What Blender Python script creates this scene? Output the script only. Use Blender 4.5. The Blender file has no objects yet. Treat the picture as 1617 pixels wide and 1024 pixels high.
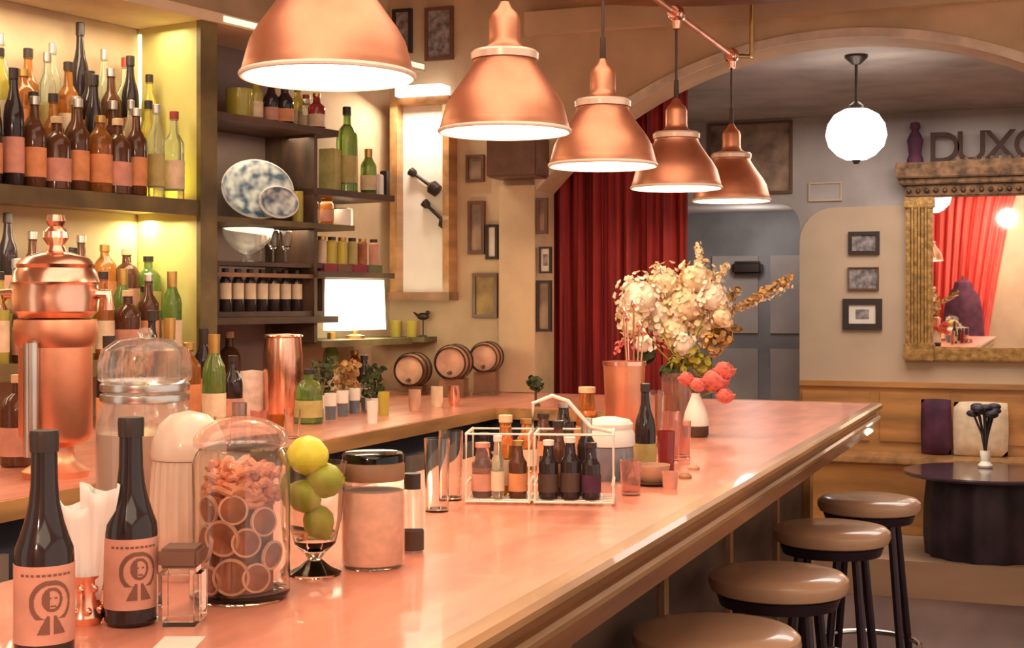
import bpy, bmesh, math, random
from math import pi, sin, cos, radians as R_
from mathutils import Vector, Matrix
random.seed(7)
S = bpy.context.scene
C = S.collection

# ------------------------------------------------------------------ camera, world, exposure
F = 2200.0; TH = R_(21.4); EYE = 1.46; HOR = 475.0      # focal length in px, yaw, eye height, horizon row
cam = bpy.data.cameras.new('camera'); cam.sensor_width = 36; cam.lens = F / 1617 * 36
cam.shift_y = -(512 - HOR) / 1617; cam.clip_start = 0.05
cam.dof.use_dof = False
co = bpy.data.objects.new('camera', cam); C.objects.link(co)
co.location = (0, 0, EYE); co.rotation_euler = (pi / 2, 0, TH)
S.camera = co
S.view_settings.view_transform = 'Standard'; S.view_settings.look = 'None'
S.view_settings.gamma = 1; S.view_settings.use_curve_mapping = False
S.view_settings.exposure = 0.36
W = bpy.data.worlds.new('world'); S.world = W; W.use_nodes = True
W.node_tree.nodes['Background'].inputs[0].default_value = (1.0, .84, .70, 1)
W.node_tree.nodes['Background'].inputs[1].default_value = 0.9

def area(name, loc, rot, sx, sy, power, col, spread=pi):
    l = bpy.data.lights.new(name, 'AREA'); l.shape = 'RECTANGLE'; l.size = sx; l.size_y = sy
    l.energy = power; l.color = col; l.spread = spread
    o = bpy.data.objects.new(name, l); C.objects.link(o); o.location = loc; o.rotation_euler = rot; return o
def point(name, loc, power, col, rad=.03, parent=None):
    l = bpy.data.lights.new(name, 'POINT'); l.energy = power; l.color = col; l.shadow_soft_size = rad
    o = bpy.data.objects.new(name, l); C.objects.link(o); o.location = loc; o.parent = parent; return o
area('ceiling_fill', (-.9, 1.6, 2.9), (0, 0, 0), 2.2, 4.5, 48, (1, .80, .62))  # added fill under the ceiling over the bar, no fixture modelled
area('ceiling_fill_front', (.8, -1.2, 2.9), (0, 0, 0), 3, 2.5, 60, (1, .80, .60))  # second added fill, out of view behind the camera
area('alcove_fill', (-.5, 7.0, 2.50), (0, 0, 0), 1.6, 1.4, 30, (1, .90, .82))  # fill added to brighten the alcove, not a lamp of the room
point('niche_fill', (-1.75, 8.45, 1.85), 3.2, (1, .96, .92), .1)  # added fill inside the niche, lifts the dark door
PEND = (1, .74, .50)      # colour of the bulbs in the copper pendants
SHELF = (1.0, .84, .56)   # colour of the shelf strips

# ------------------------------------------------------------------ pixel -> place on a real plane
def ray(px, py):
    u = (px - 808.5) / F; v = (HOR - py) / F
    return Vector((-sin(TH) + cos(TH) * u, cos(TH) + sin(TH) * u, v))
def onz(px, py, z):
    r = ray(px, py); t = (z - EYE) / r.z; return Vector((r.x * t, r.y * t, z))
def onY(px, py, Y):
    r = ray(px, py); t = Y / r.y; return Vector((r.x * t, Y, EYE + r.z * t))
WA = R_(10.9); W0 = Vector((-2.735, 4.08, 0)); WD = Vector((sin(WA), cos(WA), 0)); WN = Vector((cos(WA), -sin(WA), 0))
def onW(px, py, off=0.0):      # plane of the back-bar shelf fronts, pushed back by off
    r = ray(px, py); k = (W0 - WN * off).dot(WN); t = k / r.dot(WN)
    return Vector((r.x * t, r.y * t, EYE + r.z * t))
def wp(s, off, z):             # point along the shelf wall
    p = W0 + WD * s - WN * off; return Vector((p.x, p.y, z))

# ------------------------------------------------------------------ materials
MATS = {}
def mat(name, col, rough=.5, metal=0., var=.08, scale=12., trans=0., emit=None, estr=0., coat=0., bump=0., stretch=None, col2=None, ior=1.45, alpha=1., detail=4.):
    if name in MATS: return MATS[name]
    m = bpy.data.materials.new(name); m.use_nodes = True; nt = m.node_tree; b = nt.nodes['Principled BSDF']
    tc = nt.nodes.new('ShaderNodeTexCoord'); mp = nt.nodes.new('ShaderNodeMapping'); nz = nt.nodes.new('ShaderNodeTexNoise')
    nt.links.new(tc.outputs['Object'], mp.inputs[0]); nt.links.new(mp.outputs[0], nz.inputs['Vector'])
    if stretch: mp.inputs['Scale'].default_value = stretch
    nz.inputs['Scale'].default_value = scale; nz.inputs['Detail'].default_value = detail
    rp = nt.nodes.new('ShaderNodeValToRGB'); nt.links.new(nz.outputs['Fac'], rp.inputs[0])
    c2 = col2 or tuple(max(0, c * (1 - 2 * var)) for c in col)
    c1 = col if col2 else tuple(min(1, c * (1 + var)) for c in col)
    rp.color_ramp.elements[0].position = .35; rp.color_ramp.elements[1].position = .65
    rp.color_ramp.elements[0].color = (*c2, 1); rp.color_ramp.elements[1].color = (*c1, 1)
    nt.links.new(rp.outputs[0], b.inputs['Base Color'])
    b.inputs['Roughness'].default_value = rough; b.inputs['Metallic'].default_value = metal
    b.inputs['Transmission Weight'].default_value = trans; b.inputs['IOR'].default_value = ior
    b.inputs['Coat Weight'].default_value = coat; b.inputs['Alpha'].default_value = alpha
    if emit: b.inputs['Emission Color'].default_value = (*emit, 1); b.inputs['Emission Strength'].default_value = estr
    if bump:
        bp = nt.nodes.new('ShaderNodeBump'); bp.inputs['Strength'].default_value = bump; bp.inputs['Distance'].default_value = .01
        nt.links.new(nz.outputs['Fac'], bp.inputs['Height']); nt.links.new(bp.outputs[0], b.inputs['Normal'])
    MATS[name] = m; return m
mat('wall_cream', (.60, .43, .27), .8, bump=.1, scale=5)
mat('wall_tan', (.55, .40, .27), .8, scale=3, var=.05, bump=.15)
mat('wall_grey', (.43, .37, .34), .8, scale=2.5, var=.1, bump=.2)
mat('wall_mauve', (.22, .15, .13), .8, scale=4)
mat('arch_highlight', (.72, .60, .48), .7, scale=8, var=.12)  # whitish colour stands in for the highlight along the arch
mat('ceiling', (.66, .50, .34), .85, scale=4)
mat('vault', (.46, .385, .35), .85, scale=3, var=.12)
mat('floor', (.17, .10, .08), .5, scale=3, var=.2, stretch=(1, .15, 1))
mat('platform', (.42, .27, .17), .5, scale=3, var=.15, stretch=(.2, 1, 1))
mat('copper', (.84, .37, .22), .42, .92, var=.08, scale=9)
mat('copper_bright', (.92, .52, .38), .22, 1., var=.06, scale=9)
mat('collar', (.95, .70, .55), .3, .3, var=.03)  # pale tone carries the collar's near-white reflections in its colour
mat('copper_top', (.80, .30, .195), .34, .15, var=.10, scale=7, coat=.35, stretch=(2.2, .5, 1))
mat('brass', (.62, .38, .17), .35, 1., var=.1)
mat('enamel', (.95, .88, .74), .4, var=.02)
mat('white_wire', (.90, .80, .68), .35, var=.03)
mat('bulb', (1, .9, .75), .4, emit=(1, .80, .58), estr=9)
mat('globe', (1, .97, .92), .3, emit=(1, .93, .84), estr=6, var=.01)
mat('case_glow', (1, .97, .9), .3, emit=(1, .93, .84), estr=2.0, var=.01)
mat('lampshade', (1, .95, .80), .6, emit=(1, .97, .74), estr=1.6, var=.02)
mat('led', (.9, 1, .6), .5, emit=(.84, 1.0, .50), estr=1.6, var=.01)
mat('led_soft', (.9, 1, .8), .5, emit=(.86, 1.0, .66), estr=.75, var=.01)
mat('led_white', (.9, 1, .8), .5, emit=(.90, 1.0, .78), estr=1.3, var=.01)
mat('wood_honey', (.50, .23, .07), .35, scale=4, var=.18, stretch=(.5, .5, 3), coat=.3)
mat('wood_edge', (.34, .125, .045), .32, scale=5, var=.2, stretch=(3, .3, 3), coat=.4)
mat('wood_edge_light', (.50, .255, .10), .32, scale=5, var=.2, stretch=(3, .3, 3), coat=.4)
mat('wood_dark', (.10, .055, .035), .5, scale=5, var=.25, stretch=(3, .4, 1))
mat('wood_olive', (.16, .115, .045), .5, scale=6, var=.2)
mat('wood_mid', (.30, .15, .075), .45, scale=6, var=.2)
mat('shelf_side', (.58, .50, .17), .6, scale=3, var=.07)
mat('oak', (.42, .20, .11), .5, scale=9, var=.2)
mat('oak_light', (.62, .36, .24), .5, scale=9, var=.2)
mat('seat', (.53, .31, .19), .28, scale=3, var=.06, coat=.4)
mat('stool_leg', (.035, .02, .03), .3, .4, scale=10)
mat('curtain_red', (.30, .022, .022), .75, scale=6, var=.25, stretch=(6, 6, .2))
mat('curtain_pink', (.78, .11, .09), .7, scale=6, var=.15, stretch=(6, 6, .2))
mat('door_grey', (.27, .255, .26), .55, scale=3, var=.12)
mat('gold', (.40, .23, .075), .42, .6, scale=30, var=.18, bump=.4)
mat('gold_dark', (.17, .085, .035), .45, .4, scale=22, var=.3, bump=.4)
mat('mirror', (.93, .88, .84), .015, 1., var=.005)
mat('black_frame', (.035, .022, .02), .4, scale=20)
mat('brown_frame', (.16, .075, .045), .4, scale=20)
mat('letter', (.07, .035, .025), .85, scale=20)
mat('paper', (.78, .68, .56), .8, scale=9, var=.03)
mat('paper_grey', (.30, .25, .24), .7, scale=35, var=.3)
mat('art_brown', (.46, .30, .20), .6, scale=5, var=.2, col2=(.07, .045, .035))
mat('art_ochre', (.40, .27, .08), .6, scale=9, col2=(.16, .09, .05))
mat('white', (.86, .79, .72), .4, var=.02)
mat('china', (.80, .84, .82), .25, scale=26, col2=(.10, .16, .24), detail=1.)
mat('glass', (.96, .93, .90), .03, trans=1., var=.01)
mat('glass_thin', (.97, .92, .88), .05, trans=.9, var=.01, alpha=.5)
mat('liquid_tea', (.66, .40, .27), .2, trans=.25, var=.05)
mat('ribbed_cream', (.74, .52, .38), .3, scale=8, var=.08, coat=.4)
mat('ribbed_lid', (.80, .60, .46), .3, scale=8, var=.05, coat=.4)
mat('fridge', (.36, .27, .23), .35, .3, scale=4)
mat('glass_pink', (.95, .62, .54), .05, trans=.9, var=.02)
mat('glass_amber', (.72, .30, .07), .06, trans=.75, var=.05)
mat('glass_green', (.26, .42, .10), .06, trans=.7, var=.05)
mat('glass_clear', (.86, .90, .72), .05, trans=.85, var=.02)
mat('glass_brown', (.16, .06, .03), .08, trans=.4, var=.05)
mat('glass_dark', (.035, .022, .024), .08, trans=.15, var=.05)
mat('glass_red', (.42, .05, .05), .08, trans=.5, var=.05)
mat('glass_yellow', (.86, .74, .16), .08, trans=.6, var=.03)
mat('glass_blue', (.30, .36, .44), .08, trans=.6, var=.03)
mat('label_pink', (.66, .31, .22), .6, var=.08, scale=20)
mat('label_cream', (.80, .62, .42), .6, var=.08, scale=20)
mat('label_orange', (.74, .30, .12), .6, var=.1, scale=20)
mat('label_olive', (.50, .42, .15), .6, var=.1, scale=20)
mat('print_brown', (.22, .09, .06), .6)
mat('cap_dark', (.04, .025, .02), .4)
mat('cap_gold', (.55, .33, .10), .35, .8)
mat('cap_silver', (.60, .55, .50), .3, .9)
mat('cap_red', (.35, .05, .04), .4)
mat('cork', (.74, .52, .30), .8, scale=40)
mat('lemon', (.80, .68, .06), .4, scale=60, var=.04, bump=.15)
mat('lime', (.46, .50, .05), .4, scale=60, var=.06, bump=.15)
mat('orange_rind', (.74, .20, .06), .5, scale=30, var=.1)
mat('orange_flesh', (.86, .46, .30), .5, scale=20, var=.1)
mat('orange_dried', (.42, .13, .06), .55, scale=20, var=.2)
mat('sugar', (.88, .50, .34), .8, scale=60, var=.06)
mat('peel', (.88, .34, .18), .6, scale=40, var=.12)
mat('petal_cream', (.90, .70, .46), .7, scale=30, var=.08)
mat('petal_white', (.92, .78, .62), .7, scale=30, var=.06)
mat('petal_pink', (.84, .24, .20), .6, scale=30, var=.1)
mat('leaf_olive', (.36, .32, .04), .6, scale=30, var=.2)
mat('leaf_dark', (.06, .08, .025), .6, scale=30, var=.2)
mat('leaf_gold', (.56, .32, .11), .6, scale=30, var=.2)
mat('stem', (.28, .20, .07), .6)
mat('steel', (.62, .57, .55), .25, 1., var=.05)
mat('black_metal', (.05, .035, .03), .4, .5)
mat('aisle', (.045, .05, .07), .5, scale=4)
mat('towel', (.80, .62, .52), .9, scale=30, var=.1, bump=.3)
mat('purple', (.09, .022, .05), .8, scale=10, var=.2)
mat('plum_drum', (.032, .018, .03), .55, scale=6, var=.3)
mat('plum_top', (.06, .035, .045), .2, scale=6, coat=.4)
mat('book_red', (.30, .04, .06), .6)
mat('book_brown', (.20, .10, .06), .6)
mat('book_green', (.16, .17, .08), .6)

# ------------------------------------------------------------------ mesh helpers
def B(): return bmesh.new()
def box(bm, x0, x1, y0, y1, z0, z1, M=None):
    vs = [bm.verts.new((x, y, z)) for z in (z0, z1) for x, y in ((x0, y0), (x1, y0), (x1, y1), (x0, y1))]
    for f in ((0, 3, 2, 1), (4, 5, 6, 7), (0, 1, 5, 4), (1, 2, 6, 5), (2, 3, 7, 6), (3, 0, 4, 7)): bm.faces.new([vs[i] for i in f])
    if M: bmesh.ops.transform(bm, matrix=M, verts=vs)
    return bm
def rbox(bm, x0, x1, y0, y1, z0, z1, r=.004, M=None):
    b2 = B(); box(b2, x0, x1, y0, y1, z0, z1)
    bmesh.ops.bevel(b2, geom=list(b2.edges), offset=r, segments=2, affect='EDGES')
    if M: bmesh.ops.transform(b2, matrix=M, verts=list(b2.verts))
    me = bpy.data.meshes.new('tmp'); b2.to_mesh(me); b2.free(); bm.from_mesh(me); bpy.data.meshes.remove(me); return bm
def lathe(bm, prof, n=28, M=None, c=(0, 0), arc=None):
    rings = []; new = []
    for r, z in prof:
        if r <= 1e-6: v = bm.verts.new((c[0], c[1], z)); rings.append([v]); new.append(v); continue
        ring = [bm.verts.new((c[0] + r * cos(2 * pi * i / n), c[1] + r * sin(2 * pi * i / n), z)) for i in range(n)]
        rings.append(ring); new += ring
    for a, b in zip(rings, rings[1:]):
        for i in range(n):
            j = (i + 1) % n
            if len(a) == 1 and len(b) == 1: break
            if len(a) == 1: bm.faces.new((a[0], b[i], b[j]))
            elif len(b) == 1: bm.faces.new((a[i], a[j], b[0]))
            else: bm.faces.new((a[i], a[j], b[j], b[i]))
    if M: bmesh.ops.transform(bm, matrix=M, verts=new)
    return bm
def tube(bm, pts, r, n=8, closed=False):
    pts = [Vector(p) for p in pts]; rings = []; N = len(pts)
    up = Vector((.12, .07, 1)).normalized()
    for i, p in enumerate(pts):
        a = pts[(i - 1) % N] if (i > 0 or closed) else p
        b = pts[(i + 1) % N] if (i < N - 1 or closed) else p
        t = (b - a).normalized(); s = t.cross(up)
        if s.length < .1: s = t.cross(Vector((1, 0, 0)))
        s.normalize(); w = s.cross(t); rr = r[i] if isinstance(r, (list, tuple)) else r
        rings.append([bm.verts.new(p + (s * cos(2 * pi * k / n) + w * sin(2 * pi * k / n)) * rr) for k in range(n)])
    for a, b in list(zip(rings, rings[1:])) + ([(rings[-1], rings[0])] if closed else []):
        for k in range(n): bm.faces.new((a[k], a[(k + 1) % n], b[(k + 1) % n], b[k]))
    if not closed: bm.faces.new(rings[0][::-1]); bm.faces.new(rings[-1])
    return bm
def prism(bm, poly, y0, y1):     # polygon in x,z extruded along y
    a = [bm.verts.new((x, y0, z)) for x, z in poly]; b = [bm.verts.new((x, y1, z)) for x, z in poly]
    bm.faces.new(a); bm.faces.new(b[::-1]); n = len(poly)
    for i in range(n): bm.faces.new((a[i], b[i], b[(i + 1) % n], a[(i + 1) % n]))
    return bm
def ball(bm, c, r, sc=(1, 1, 1), seg=12, M=None):
    m = Matrix.Translation(c) @ (M or Matrix()) @ Matrix.Diagonal((r * sc[0], r * sc[1], r * sc[2], 1))
    bmesh.ops.create_uvsphere(bm, u_segments=seg, v_segments=max(6, seg * 2 // 3), radius=1, matrix=m); return bm
def obj(name, bm, m, parent=None, label=None, ang=35):
    bmesh.ops.recalc_face_normals(bm, faces=list(bm.faces))
    me = bpy.data.meshes.new(name); bm.to_mesh(me); bm.free()
    for p in me.polygons: p.use_smooth = True
    me.set_sharp_from_angle(angle=R_(ang))
    me.materials.append(MATS[m] if isinstance(m, str) else m)
    o = bpy.data.objects.new(name, me); C.objects.link(o)
    if parent: o.parent = parent
    if label: o['label'] = label
    return o
def tag(o, label, cat, group=None, loc=None, rz=None):
    o['label'] = label; o['category'] = cat
    if group: o['group'] = group
    if loc is not None: o.location = loc
    if rz is not None: o.rotation_euler = (0, 0, rz)
    return o
def thing(name, label, cat, loc=(0, 0, 0), rz=0, group=None):
    o = bpy.data.objects.new(name, None); C.objects.link(o); o.empty_display_size = .05
    return tag(o, label, cat, group, loc, rz)
def struct(name, bm, m, parent=None):
    o = obj(name, bm, m, parent)
    if not parent: o['kind'] = 'structure'
    return o
def kids(o): return [c for c in bpy.data.objects if c.parent == o]
def dup(o, loc, rz=0, label=None, group=None, scale=None):
    def cp(a, par):
        c = a.copy(); C.objects.link(c); c.parent = par
        for ch in TREE.get(a.name, []): cp(ch, c)
        return c
    for a in [o] + kids(o): TREE[a.name] = kids(a)
    r = cp(o, None); r.location = loc; r.rotation_euler = (0, 0, rz)
    if label: r['label'] = label
    if group: r['group'] = group
    if scale: r.scale = scale
    return r
TREE = {}
def ordw(i): return ['first', 'second', 'third', 'fourth', 'fifth', 'sixth', 'seventh', 'eighth', 'ninth', 'tenth', 'eleventh', 'twelfth', 'thirteenth', 'fourteenth'][i]

# ------------------------------------------------------------------ setting
YA = 5.55; YB = 8.2; ZC = 2.95
struct('floor', box(B(), -3.6, 3.2, -3.4, 9.2, -.1, 0), 'floor')
struct('ceiling', box(B(), -3.6, 3.2, -3.4, 9.2, ZC, ZC + .1), 'ceiling')
# arch wall
ax, az, ar = -.80, .79, 1.70
arc = [(ax + ar * sin(a), az + ar * cos(a)) for a in [R_(t) for t in range(-48, 79, 3)]]
xl = arc[0][0]; xr = arc[-1][0]
poly = [(-3.3, -.05), (xl, -.05)] + arc + [(xr, -.05), (2.9, -.05), (2.9, ZC + .02), (-3.3, ZC + .02)]
struct('wall_arch', prism(B(), poly, YA, YA + .22), 'wall_cream')
b = B(); t1 = .035
out = [(ax + (ar + .035) * sin(a), az + (ar + .035) * cos(a)) for a in [R_(t) for t in range(-47, 79, 3)]]
prism(b, [(x, z) for x, z in arc[:]][:43] + out[::-1], YA - .012, YA + .0)
struct('arch_highlight_band', b, 'arch_highlight')  # thin pale band, the front-edge highlight of the arch painted as colour
struct('trim_2', prism(B(), [(-2.1, 2.585), (2.9, 2.585), (2.9, 2.68), (-2.1, 2.68)], YA - .05, YA), 'ceiling')
# alcove behind the arch
zv = 2.53
struct('wall_alcove_left', box(B(), -2.75, -2.62, YA + .22, YB, 0, zv), 'wall_grey')
struct('wall_alcove_right', box(B(), 1.2, 1.3, YA + .22, YB, 0, zv), 'wall_tan')
struct('trim_3', box(B(), -2.75, 1.3, YA + .22, YB + .1, zv, zv + .1), 'vault')
nx0, nx1, nz = -2.35, -1.405, 2.03
def arcp(x0, x1, zt, r=.13, n=8):
    L = [(x0, zt - r)] + [(x0 + r - r * cos(pi / 2 * i / n), zt - r + r * sin(pi / 2 * i / n)) for i in range(1, n + 1)]
    return L + [(x1 - r + r * sin(pi / 2 * i / n), zt - r + r * cos(pi / 2 * i / n)) for i in range(0, n)] + [(x1, zt - r)]
poly = [(-2.75, 0), (nx0, 0)] + arcp(nx0, nx1, nz) + [(nx1, 0), (1.3, 0), (1.3, zv), (-2.75, zv)]
struct('wall_back', prism(B(), poly, YB, YB + .12), 'wall_grey')
struct('trim_6', prism(B(), [(nx1, .0), (nx1, 1.80)] + [(nx1 + .20 - .20 * cos(k * pi / 16), 1.80 + .20 * sin(k * pi / 16)) for k in range(1, 9)] + [(1.2, 2.0), (1.2, 0)], YB - .012, YB), 'wall_tan')
t_ = onY(1182, 424, YB + .735); b_ = bmesh.new()
poly2 = [(nx0 - .1, -.01), (nx0, 0)] + arcp(nx0, nx1, nz) + [(nx1, 0), (nx1 + .1, -.01)] + arcp(nx0 - .1, nx1 + .1, nz + .1, .2)[::-1]
struct('wall_niche', prism(B(), poly2, YB + .12, YB + .75), 'wall_grey')
b = B(); box(b, nx0 - .1, nx1 + .1, YB + .75, YB + .82, 0, nz + .1)
struct('door_1', b, 'door_grey')
for x in (-2.1, -1.72):
    for z0, z1 in ((.35, 1.15), (1.25, 1.75)): obj('door_panel', box(B(), x, x + .30, YB + .735, YB + .75, z0, z1), 'wall_grey', bpy.data.objects['door_1'])
bmesh.ops.create_cube(b_, size=1, matrix=Matrix.Translation((t_.x, YB + .70, t_.z)) @ Matrix.Diagonal((.20, .07, .09, 1)))
bmesh.ops.bevel(b_, geom=list(b_.edges), offset=.02, segments=3, affect='EDGES')
tag(obj('door_closer', b_, 'black_metal'), 'dark metal door closer box high on the grey alcove door', 'door closer')
# platform, wainscot, bench
struct('platform', box(B(), -2.6, 1.2, 7.08, YB - .02, -.02, .18), 'platform')
zw = .967
b = B(); box(b, nx1 + .005, 1.2, YB - .03, YB, .16, zw); box(b, nx1 + .005, 1.2, YB - .05, YB, zw, zw + .03)
for i in range(6): box(b, nx1 + .02 + i * .44, nx1 + .40 + i * .44, YB - .042, YB - .03, .66, zw - .03)
struct('wainscot', b, 'wood_honey')
# side shell
def wallbox(s0, s1, o0, o1, z0, z1):
    b = B(); vs = []
    for z in (z0, z1):
        for s, o in ((s0, o0), (s1, o0), (s1, o1), (s0, o1)): vs.append(b.verts.new(wp(s, o, z)))
    for f in ((0, 3, 2, 1), (4, 5, 6, 7), (0, 1, 5, 4), (1, 2, 6, 5), (2, 3, 7, 6), (3, 0, 4, 7)): b.faces.new([vs[i] for i in f])
    return b
struct('wall_left', wallbox(-5.0, 1.52, .30, .40, 0, ZC), 'wall_cream')
b = B(); box(b, -3.6, 3.2, -3.4, -3.3, 0, ZC); struct('wall_rear', b, 'wall_tan')

# curtains
def curtain(name, x0, x1, y, z0, z1, m, folds, amp, label, nx=120, pinch=0):
    b = B(); g = []
    for j in range(14):
        z = z0 + (z1 - z0) * j / 13; row = []
        for i in range(nx + 1):
            u = i / nx; k = 1 - pinch * (1 - j / 13) ** .8
            x = x0 + (x1 - x0) * (u * k)
            row.append(b.verts.new((x, y + amp * sin(u * folds * 2 * pi + .5 * sin(u * 9 + j * .25)) + amp * .4 * sin(u * folds * 4.6 * pi + 1), z)))
        g.append(row)
    for j in range(13):
        for i in range(nx): b.faces.new((g[j][i], g[j][i + 1], g[j + 1][i + 1], g[j + 1][i]))
    o = obj(name, b, m); md = o.modifiers.new('s', 'SOLIDIFY'); md.thickness = .004
    return tag(o, label, 'curtain')
curtain('curtain', -2.45, -1.49, 5.90, .02, 2.50, 'curtain_red', 12, .022, 'dark red floor-length curtain hanging behind the arch beside the cream pillar')
curtain('curtain', -1.62, -.50, -3.22, .02, 2.9, 'curtain_pink', 9, .04, 'bright red tied drape seen in the gilt mirror', pinch=.45)
point('drape_fill', (-.6, -2.3, 2.5), 70, (1, .8, .65), .1)  # unseen lamp added to light the drape for its reflection

# dropped ceiling panel
b = B(); cc = Vector((0.62, 4.55)); lp = []
for i in range(48):
    a = 2 * pi * i / 48; r_, d_ = cc.x + .80 * cos(a), cc.y + .66 * sin(a)
    lp.append((r_ * cos(TH) - d_ * sin(TH), r_ * sin(TH) + d_ * cos(TH)))
for z0, z1 in ((2.56, 2.95),):
    a_ = [b.verts.new((x, y, z0)) for x, y in lp]; c_ = [b.verts.new((x, y, z1)) for x, y in lp]
    b.faces.new(a_[::-1]); b.faces.new(c_)
    for i in range(48): b.faces.new((a_[i], a_[(i + 1) % 48], c_[(i + 1) % 48], c_[i]))
struct('trim_4', b, 'wood_mid')

# ------------------------------------------------------------------ bar
XL, XR, YE, ZB = -1.36, -.62, 5.44, 1.07
bar = thing('bar_counter', 'dark panelled bar base below the copper-topped counter', 'bar', (0, 0, 0))
b = B(); box(b, XL + .06, XR - .27, .3, YE - .12, 0, ZB - .06); obj('body', b, 'wood_dark', bar)
b = B()
for i in range(7):
    y = .35 + i * .72
    box(b, XR - .27, XR - .255, y, y + .04, .12, ZB - .1)
    box(b, XR - .27, XR - .25, y + .04, y + .72, .95, ZB - .1)
box(b, XR - .27, XR - .25, .3, YE - .12, 0, .12)
obj('panel_moulding', b, 'wood_mid', bar)
b = B(); box(b, XR - .30, XR - .245, YE - .17, YE - .10, 0, ZB - .06); obj('corner_post', b, 'wood_honey', bar)
bt = thing('bar_worktop', 'long glossy copper-coloured bar top with a moulded wooden edge', 'counter top', (0, 0, 0))
b = B(); box(b, XL, XR - .035, .3, YE - .03, ZB - .045, ZB); obj('surface', b, 'copper_top', bt)
def edge(prof):
    # profile outward offset / z, swept along the long side and the far end
    b = B(); rows = []
    for dx, z in prof:
        rows.append([b.verts.new((XR + dx, .3, z)), b.verts.new((XR + dx, YE + dx, z)), b.verts.new((XL, YE + dx, z))])
    for r1, r2 in zip(rows, rows[1:] + rows[:1]):
        for k in range(2): b.faces.new((r1[k], r1[k + 1], r2[k + 1], r2[k]))
    return b
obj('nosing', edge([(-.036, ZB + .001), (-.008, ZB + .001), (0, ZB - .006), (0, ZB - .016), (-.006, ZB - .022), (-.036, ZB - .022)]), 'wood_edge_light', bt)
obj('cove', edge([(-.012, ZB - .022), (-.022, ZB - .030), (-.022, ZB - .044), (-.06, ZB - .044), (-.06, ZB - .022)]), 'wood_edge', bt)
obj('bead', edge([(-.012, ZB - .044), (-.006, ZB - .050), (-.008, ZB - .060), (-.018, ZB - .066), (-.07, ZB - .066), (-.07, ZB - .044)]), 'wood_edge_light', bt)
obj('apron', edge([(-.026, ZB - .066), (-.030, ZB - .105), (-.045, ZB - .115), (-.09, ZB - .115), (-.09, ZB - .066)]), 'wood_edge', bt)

# back counter (along the wall) and its return to the bar
XF = -1.93
def fcx(y, off): return (W0 + WD * ((y - W0.y) / WD.y) - WN * off).x
bc = thing('back_counter', 'lower copper-topped back counter running beneath the bottle shelves', 'counter', (0, 0, 0))
def slab(pts, z0, z1):
    b = B(); a = [b.verts.new((x, y, z0)) for x, y in pts]; c = [b.verts.new((x, y, z1)) for x, y in pts]
    b.faces.new(a[::-1]); b.faces.new(c); n = len(pts)
    for i in range(n): b.faces.new((a[i], a[(i + 1) % n], c[(i + 1) % n], c[i]))
    return b
ydn = 1.6
obj('worktop', slab([(XF, ydn), (XF, 4.75), (XL - .003, 4.75), (XL - .003, 5.54), (fcx(5.54, .28), 5.54), (fcx(ydn, .28), ydn)], ZB - .04, ZB - .002), 'copper_top', bc)
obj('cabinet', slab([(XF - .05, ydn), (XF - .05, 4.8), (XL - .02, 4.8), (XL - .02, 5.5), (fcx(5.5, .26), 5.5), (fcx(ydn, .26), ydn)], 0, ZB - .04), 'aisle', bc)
b = B(); box(b, XF - .004, XF + .008, ydn, 4.742, ZB - .045, ZB - .004); box(b, XF, XL - .003, 4.742, 4.752, ZB - .045, ZB - .004)
obj('edge_strip', b, 'wood_edge_light', bc)
for i in range(5):
    dr = obj('cabinet_door', box(B(), XF - .05, XF - .035, 1.7 + i * .6, 2.24 + i * .6, .12, .95), 'fridge', bc)
    obj('handle', tube(B(), [(XF - .036, 2.16 + i * .6, .70), (XF - .022, 2.16 + i * .6, .72), (XF - .022, 2.16 + i * .6, .82), (XF - .036, 2.16 + i * .6, .84)], .005, 6), 'steel', dr)

# ------------------------------------------------------------------ shelving on the left wall
def board(name, s0, s1, o0, o1, z0, z1, m, parent): return obj(name, wallbox(s0, s1, o0, o1, z0, z1), m, parent)
sh = thing('wall_shelving', 'tall olive wood bottle shelving with lit side panel on the left wall', 'shelving', (0, 0, 0))
Z1, Z2 = 1.80, 1.27
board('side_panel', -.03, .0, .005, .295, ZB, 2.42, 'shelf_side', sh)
board('front_post', -.035, .045, -.015, .004, ZB, 2.42, 'wood_olive', sh)
board('divider', .004, .045, .005, .295, ZB, 2.42, 'wood_dark', sh)
for z in (Z1, Z2):
    board('shelf', -2.2, -.035, .0, .295, z - .035, z, 'wood_mid', sh)
    board('shelf_lip', -2.2, -.035, -.008, .0, z - .05, z + .003, 'wood_olive', sh)
    board('riser', -2.2, -.035, .14, .29, z + .001, z + .13, 'wood_mid', sh)
board('cornice', -2.2, 1.25, -.03, .29, 2.42, 2.455, 'ceiling', sh)
board('shelf', .045, .72, .0, .29, 2.095, 2.12, 'wood_dark', sh)
board('shelf', .60, 1.08, .0, .29, 1.865, 1.89, 'wood_dark', sh)
board('shelf', .045, .82, .0, .29, 1.735, 1.755, 'wood_olive', sh)
board('shelf', .60, 1.08, .0, .29, 1.55, 1.572, 'wood_dark', sh)
board('shelf', .045, .72, .0, .29, 1.375, 1.40, 'wood_dark', sh)
board('shelf', .62, 1.20, .0, .29, 1.28, 1.305, 'wood_olive', sh)
board('back_panel', .045, .66, .27, .295, ZB, 2.42, 'wall_mauve', sh)
board('upright', .60, .618, .02, .27, 1.30, 2.12, 'wood_dark', sh)
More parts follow.
